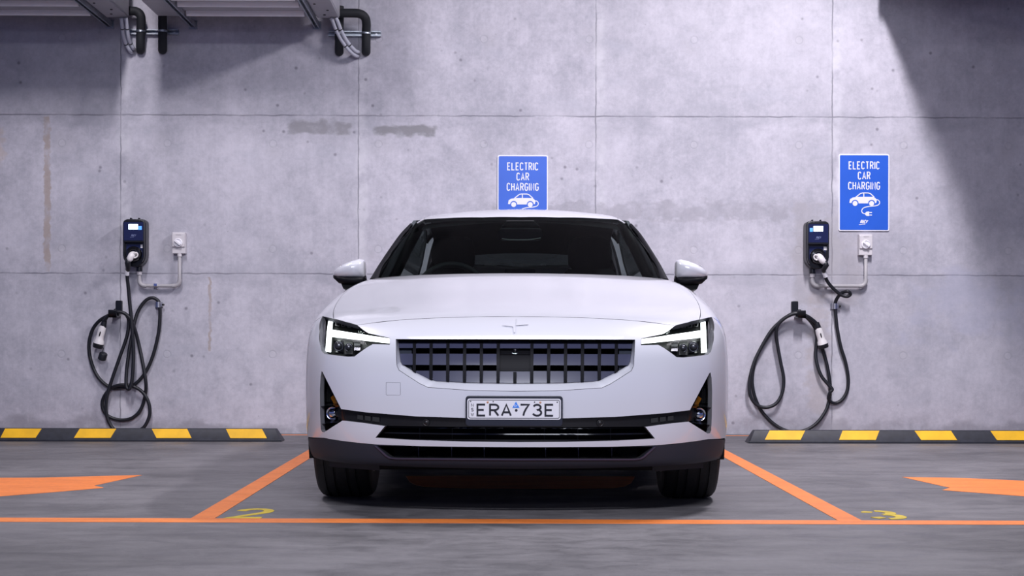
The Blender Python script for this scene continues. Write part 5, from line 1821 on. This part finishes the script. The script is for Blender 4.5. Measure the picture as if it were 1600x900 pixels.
def strut(px0, px1, py0, py1, label):
    A, B = on_wall(px0, py0, 0.041), on_wall(px1, py1, 0.041)
    root = empty('strut_channel', ((A[0] + B[0]) / 2, DW, B[2]))
    tag(root, label, 'bracket', 'wall strut channels')
    hw, h = (B[0] - A[0]) / 2, A[2] - B[2]
    mb = MB()
    mb.box((-hw, -0.006, 0), (hw, -0.0005, h)); mb.box((-hw, -0.041, 0), (hw, -0.006, 0.003)); mb.box((-hw, -0.041, h - .003), (hw, -0.006, h))
    mb.box((-hw, -0.041, 0.003), (hw, -0.038, 0.010)); mb.box((-hw, -0.041, h - .010), (hw, -0.038, h - .003))
    mb.build('channel', M['galv'], root)
    for x in (-hw * .75, hw * .82):
        mb = MB(); mb.cyl((x, -0.014, h / 2), (x, -0.005, h / 2), 0.009, None, 6); mb.build('bolt', M['steel'], root)


strut(199.5, 278.0, 45.2, 53.6, 'short galvanised wall channel behind the left pair of black pipes')
strut(513.0, 595.0, 48.0, 56.4, 'short galvanised wall channel behind the right pair of black pipes')


def pipe(pts, r, label, cl=None):
    """pts: (px, py, gap)."""
    W_ = [on_wall(*p) for p in pts]
    o = np.array((W_[-1][0], DW, W_[-1][2]))
    root = empty('insulated_pipe', tuple(o))
    tag(root, label, 'pipe', 'black insulated pipes')
    mb = MB(); mb.tube([tuple(p) for p in catmull([p - o for p in W_], 6)], r, 16); mb.build('insulation', M['foam'], root)
    if cl:
        c_ = on_wall(*cl) - o
        mb = MB(); R_ = [(c_[0] + (r + .002) * math.cos(t), c_[1] + (r + .002) * math.sin(t)) for t in np.linspace(0, 2 * math.pi, 25)]
        mb.loft([[(x, y, c_[2] - .008) for x, y in R_], [(x, y, c_[2] + .008) for x, y in R_]], closed=False)
        mb.build('pipe_clamp', M['galv'], root)


pipe([(188, 17, .12), (205, 17, .12), (214, 18.5, .12), (219.5, 24, .12), (220.5, 33, .11), (220, 50, .085), (219.5, 66, .07), (219.5, 76, .045), (219.5, 78, 0.0)], 0.0335, 'bent black insulated pipe leaving the leftmost condenser unit', (220, 49, .087))
pipe([(254, 8, .11), (254, 22, .11), (254, 36, .10), (254, 50, .085), (254, 66, .07), (254, 76, .045), (254, 78, 0.0)], 0.0335, 'straight black insulated pipe dropping from the second condenser unit', (254, 49, .087))
pipe([(520, 20.5, .168), (548, 20.5, .168), (562, 21.5, .165), (570, 27, .15), (572.5, 37, .12), (572, 52, .085), (572, 68, .07), (572, 79, .045), (572, 81, 0.0)], 0.0335, 'bent black insulated pipe leaving the right end of the second condenser unit', (572, 52, .087))
pipe([(530.5, 10, .088), (530.5, 25, .088), (530, 40, .085), (530, 52, .085), (530, 68, .07), (530, 79, .045), (530, 81, 0.0)], 0.0335, 'straight black insulated pipe behind the grey flexible conduit', (530, 52, .087))


def flex(pts, label, grp):
    W_ = [on_wall(*p) for p in pts]
    o = np.array((W_[-1][0], DW, W_[-1][2]))
    root = empty('flexible_conduit', tuple(o))
    tag(root, label, 'conduit', grp)
    mb = MB(); mb.tube([tuple(p) for p in catmull([p - o for p in W_], 6)], 0.0140, 12); mb.build('hose', M['flex'], root)
    for k in (2, 4):
        c_ = W_[k] - o
        mb = MB(); d_ = W_[k + 1] - W_[k - 1]; d_ /= np.linalg.norm(d_); mb.tube([tuple(c_ - d_ * .004), tuple(c_ + d_ * .004)], 0.0150, 12); mb.build('cable_tie', M['black_satin'], root)


for dx, lb in ((0, 'grey flexible conduit under the leftmost condenser unit, outer one of the pair'), (7.4, 'grey flexible conduit under the leftmost condenser unit, inner one of the pair')):
    flex([(189 + dx, 28.0, .25), (190 + dx, 32, .24), (191.5 + dx, 45, .20), (193.5 + dx, 58, .15), (197 + dx * .95, 69 - dx * .15, .10), (201.5 + dx * .85, 77 - dx * .35, .07), (204.5 + dx * .6, 81 - dx * .7, .04), (206.5 + dx * .3, 82.5 - dx, 0.0)], lb, 'flexible conduits')
for dx, lb in ((0, 'grey flexible conduit under the second condenser unit, outer one of the pair'), (7.4, 'grey flexible conduit under the second condenser unit, inner one of the pair')):
    flex([(517 + dx, 28.0, .25), (520 + dx, 33, .24), (525 + dx, 46, .20), (532 + dx, 60, .16), (540 + dx * .9, 72 - dx * .2, .13), (549 + dx * .8, 82 - dx * .4, .10), (556 + dx * .5, 87 - dx * .8, .06), (560, 87.5 - dx, 0.0)], lb, 'flexible conduits')
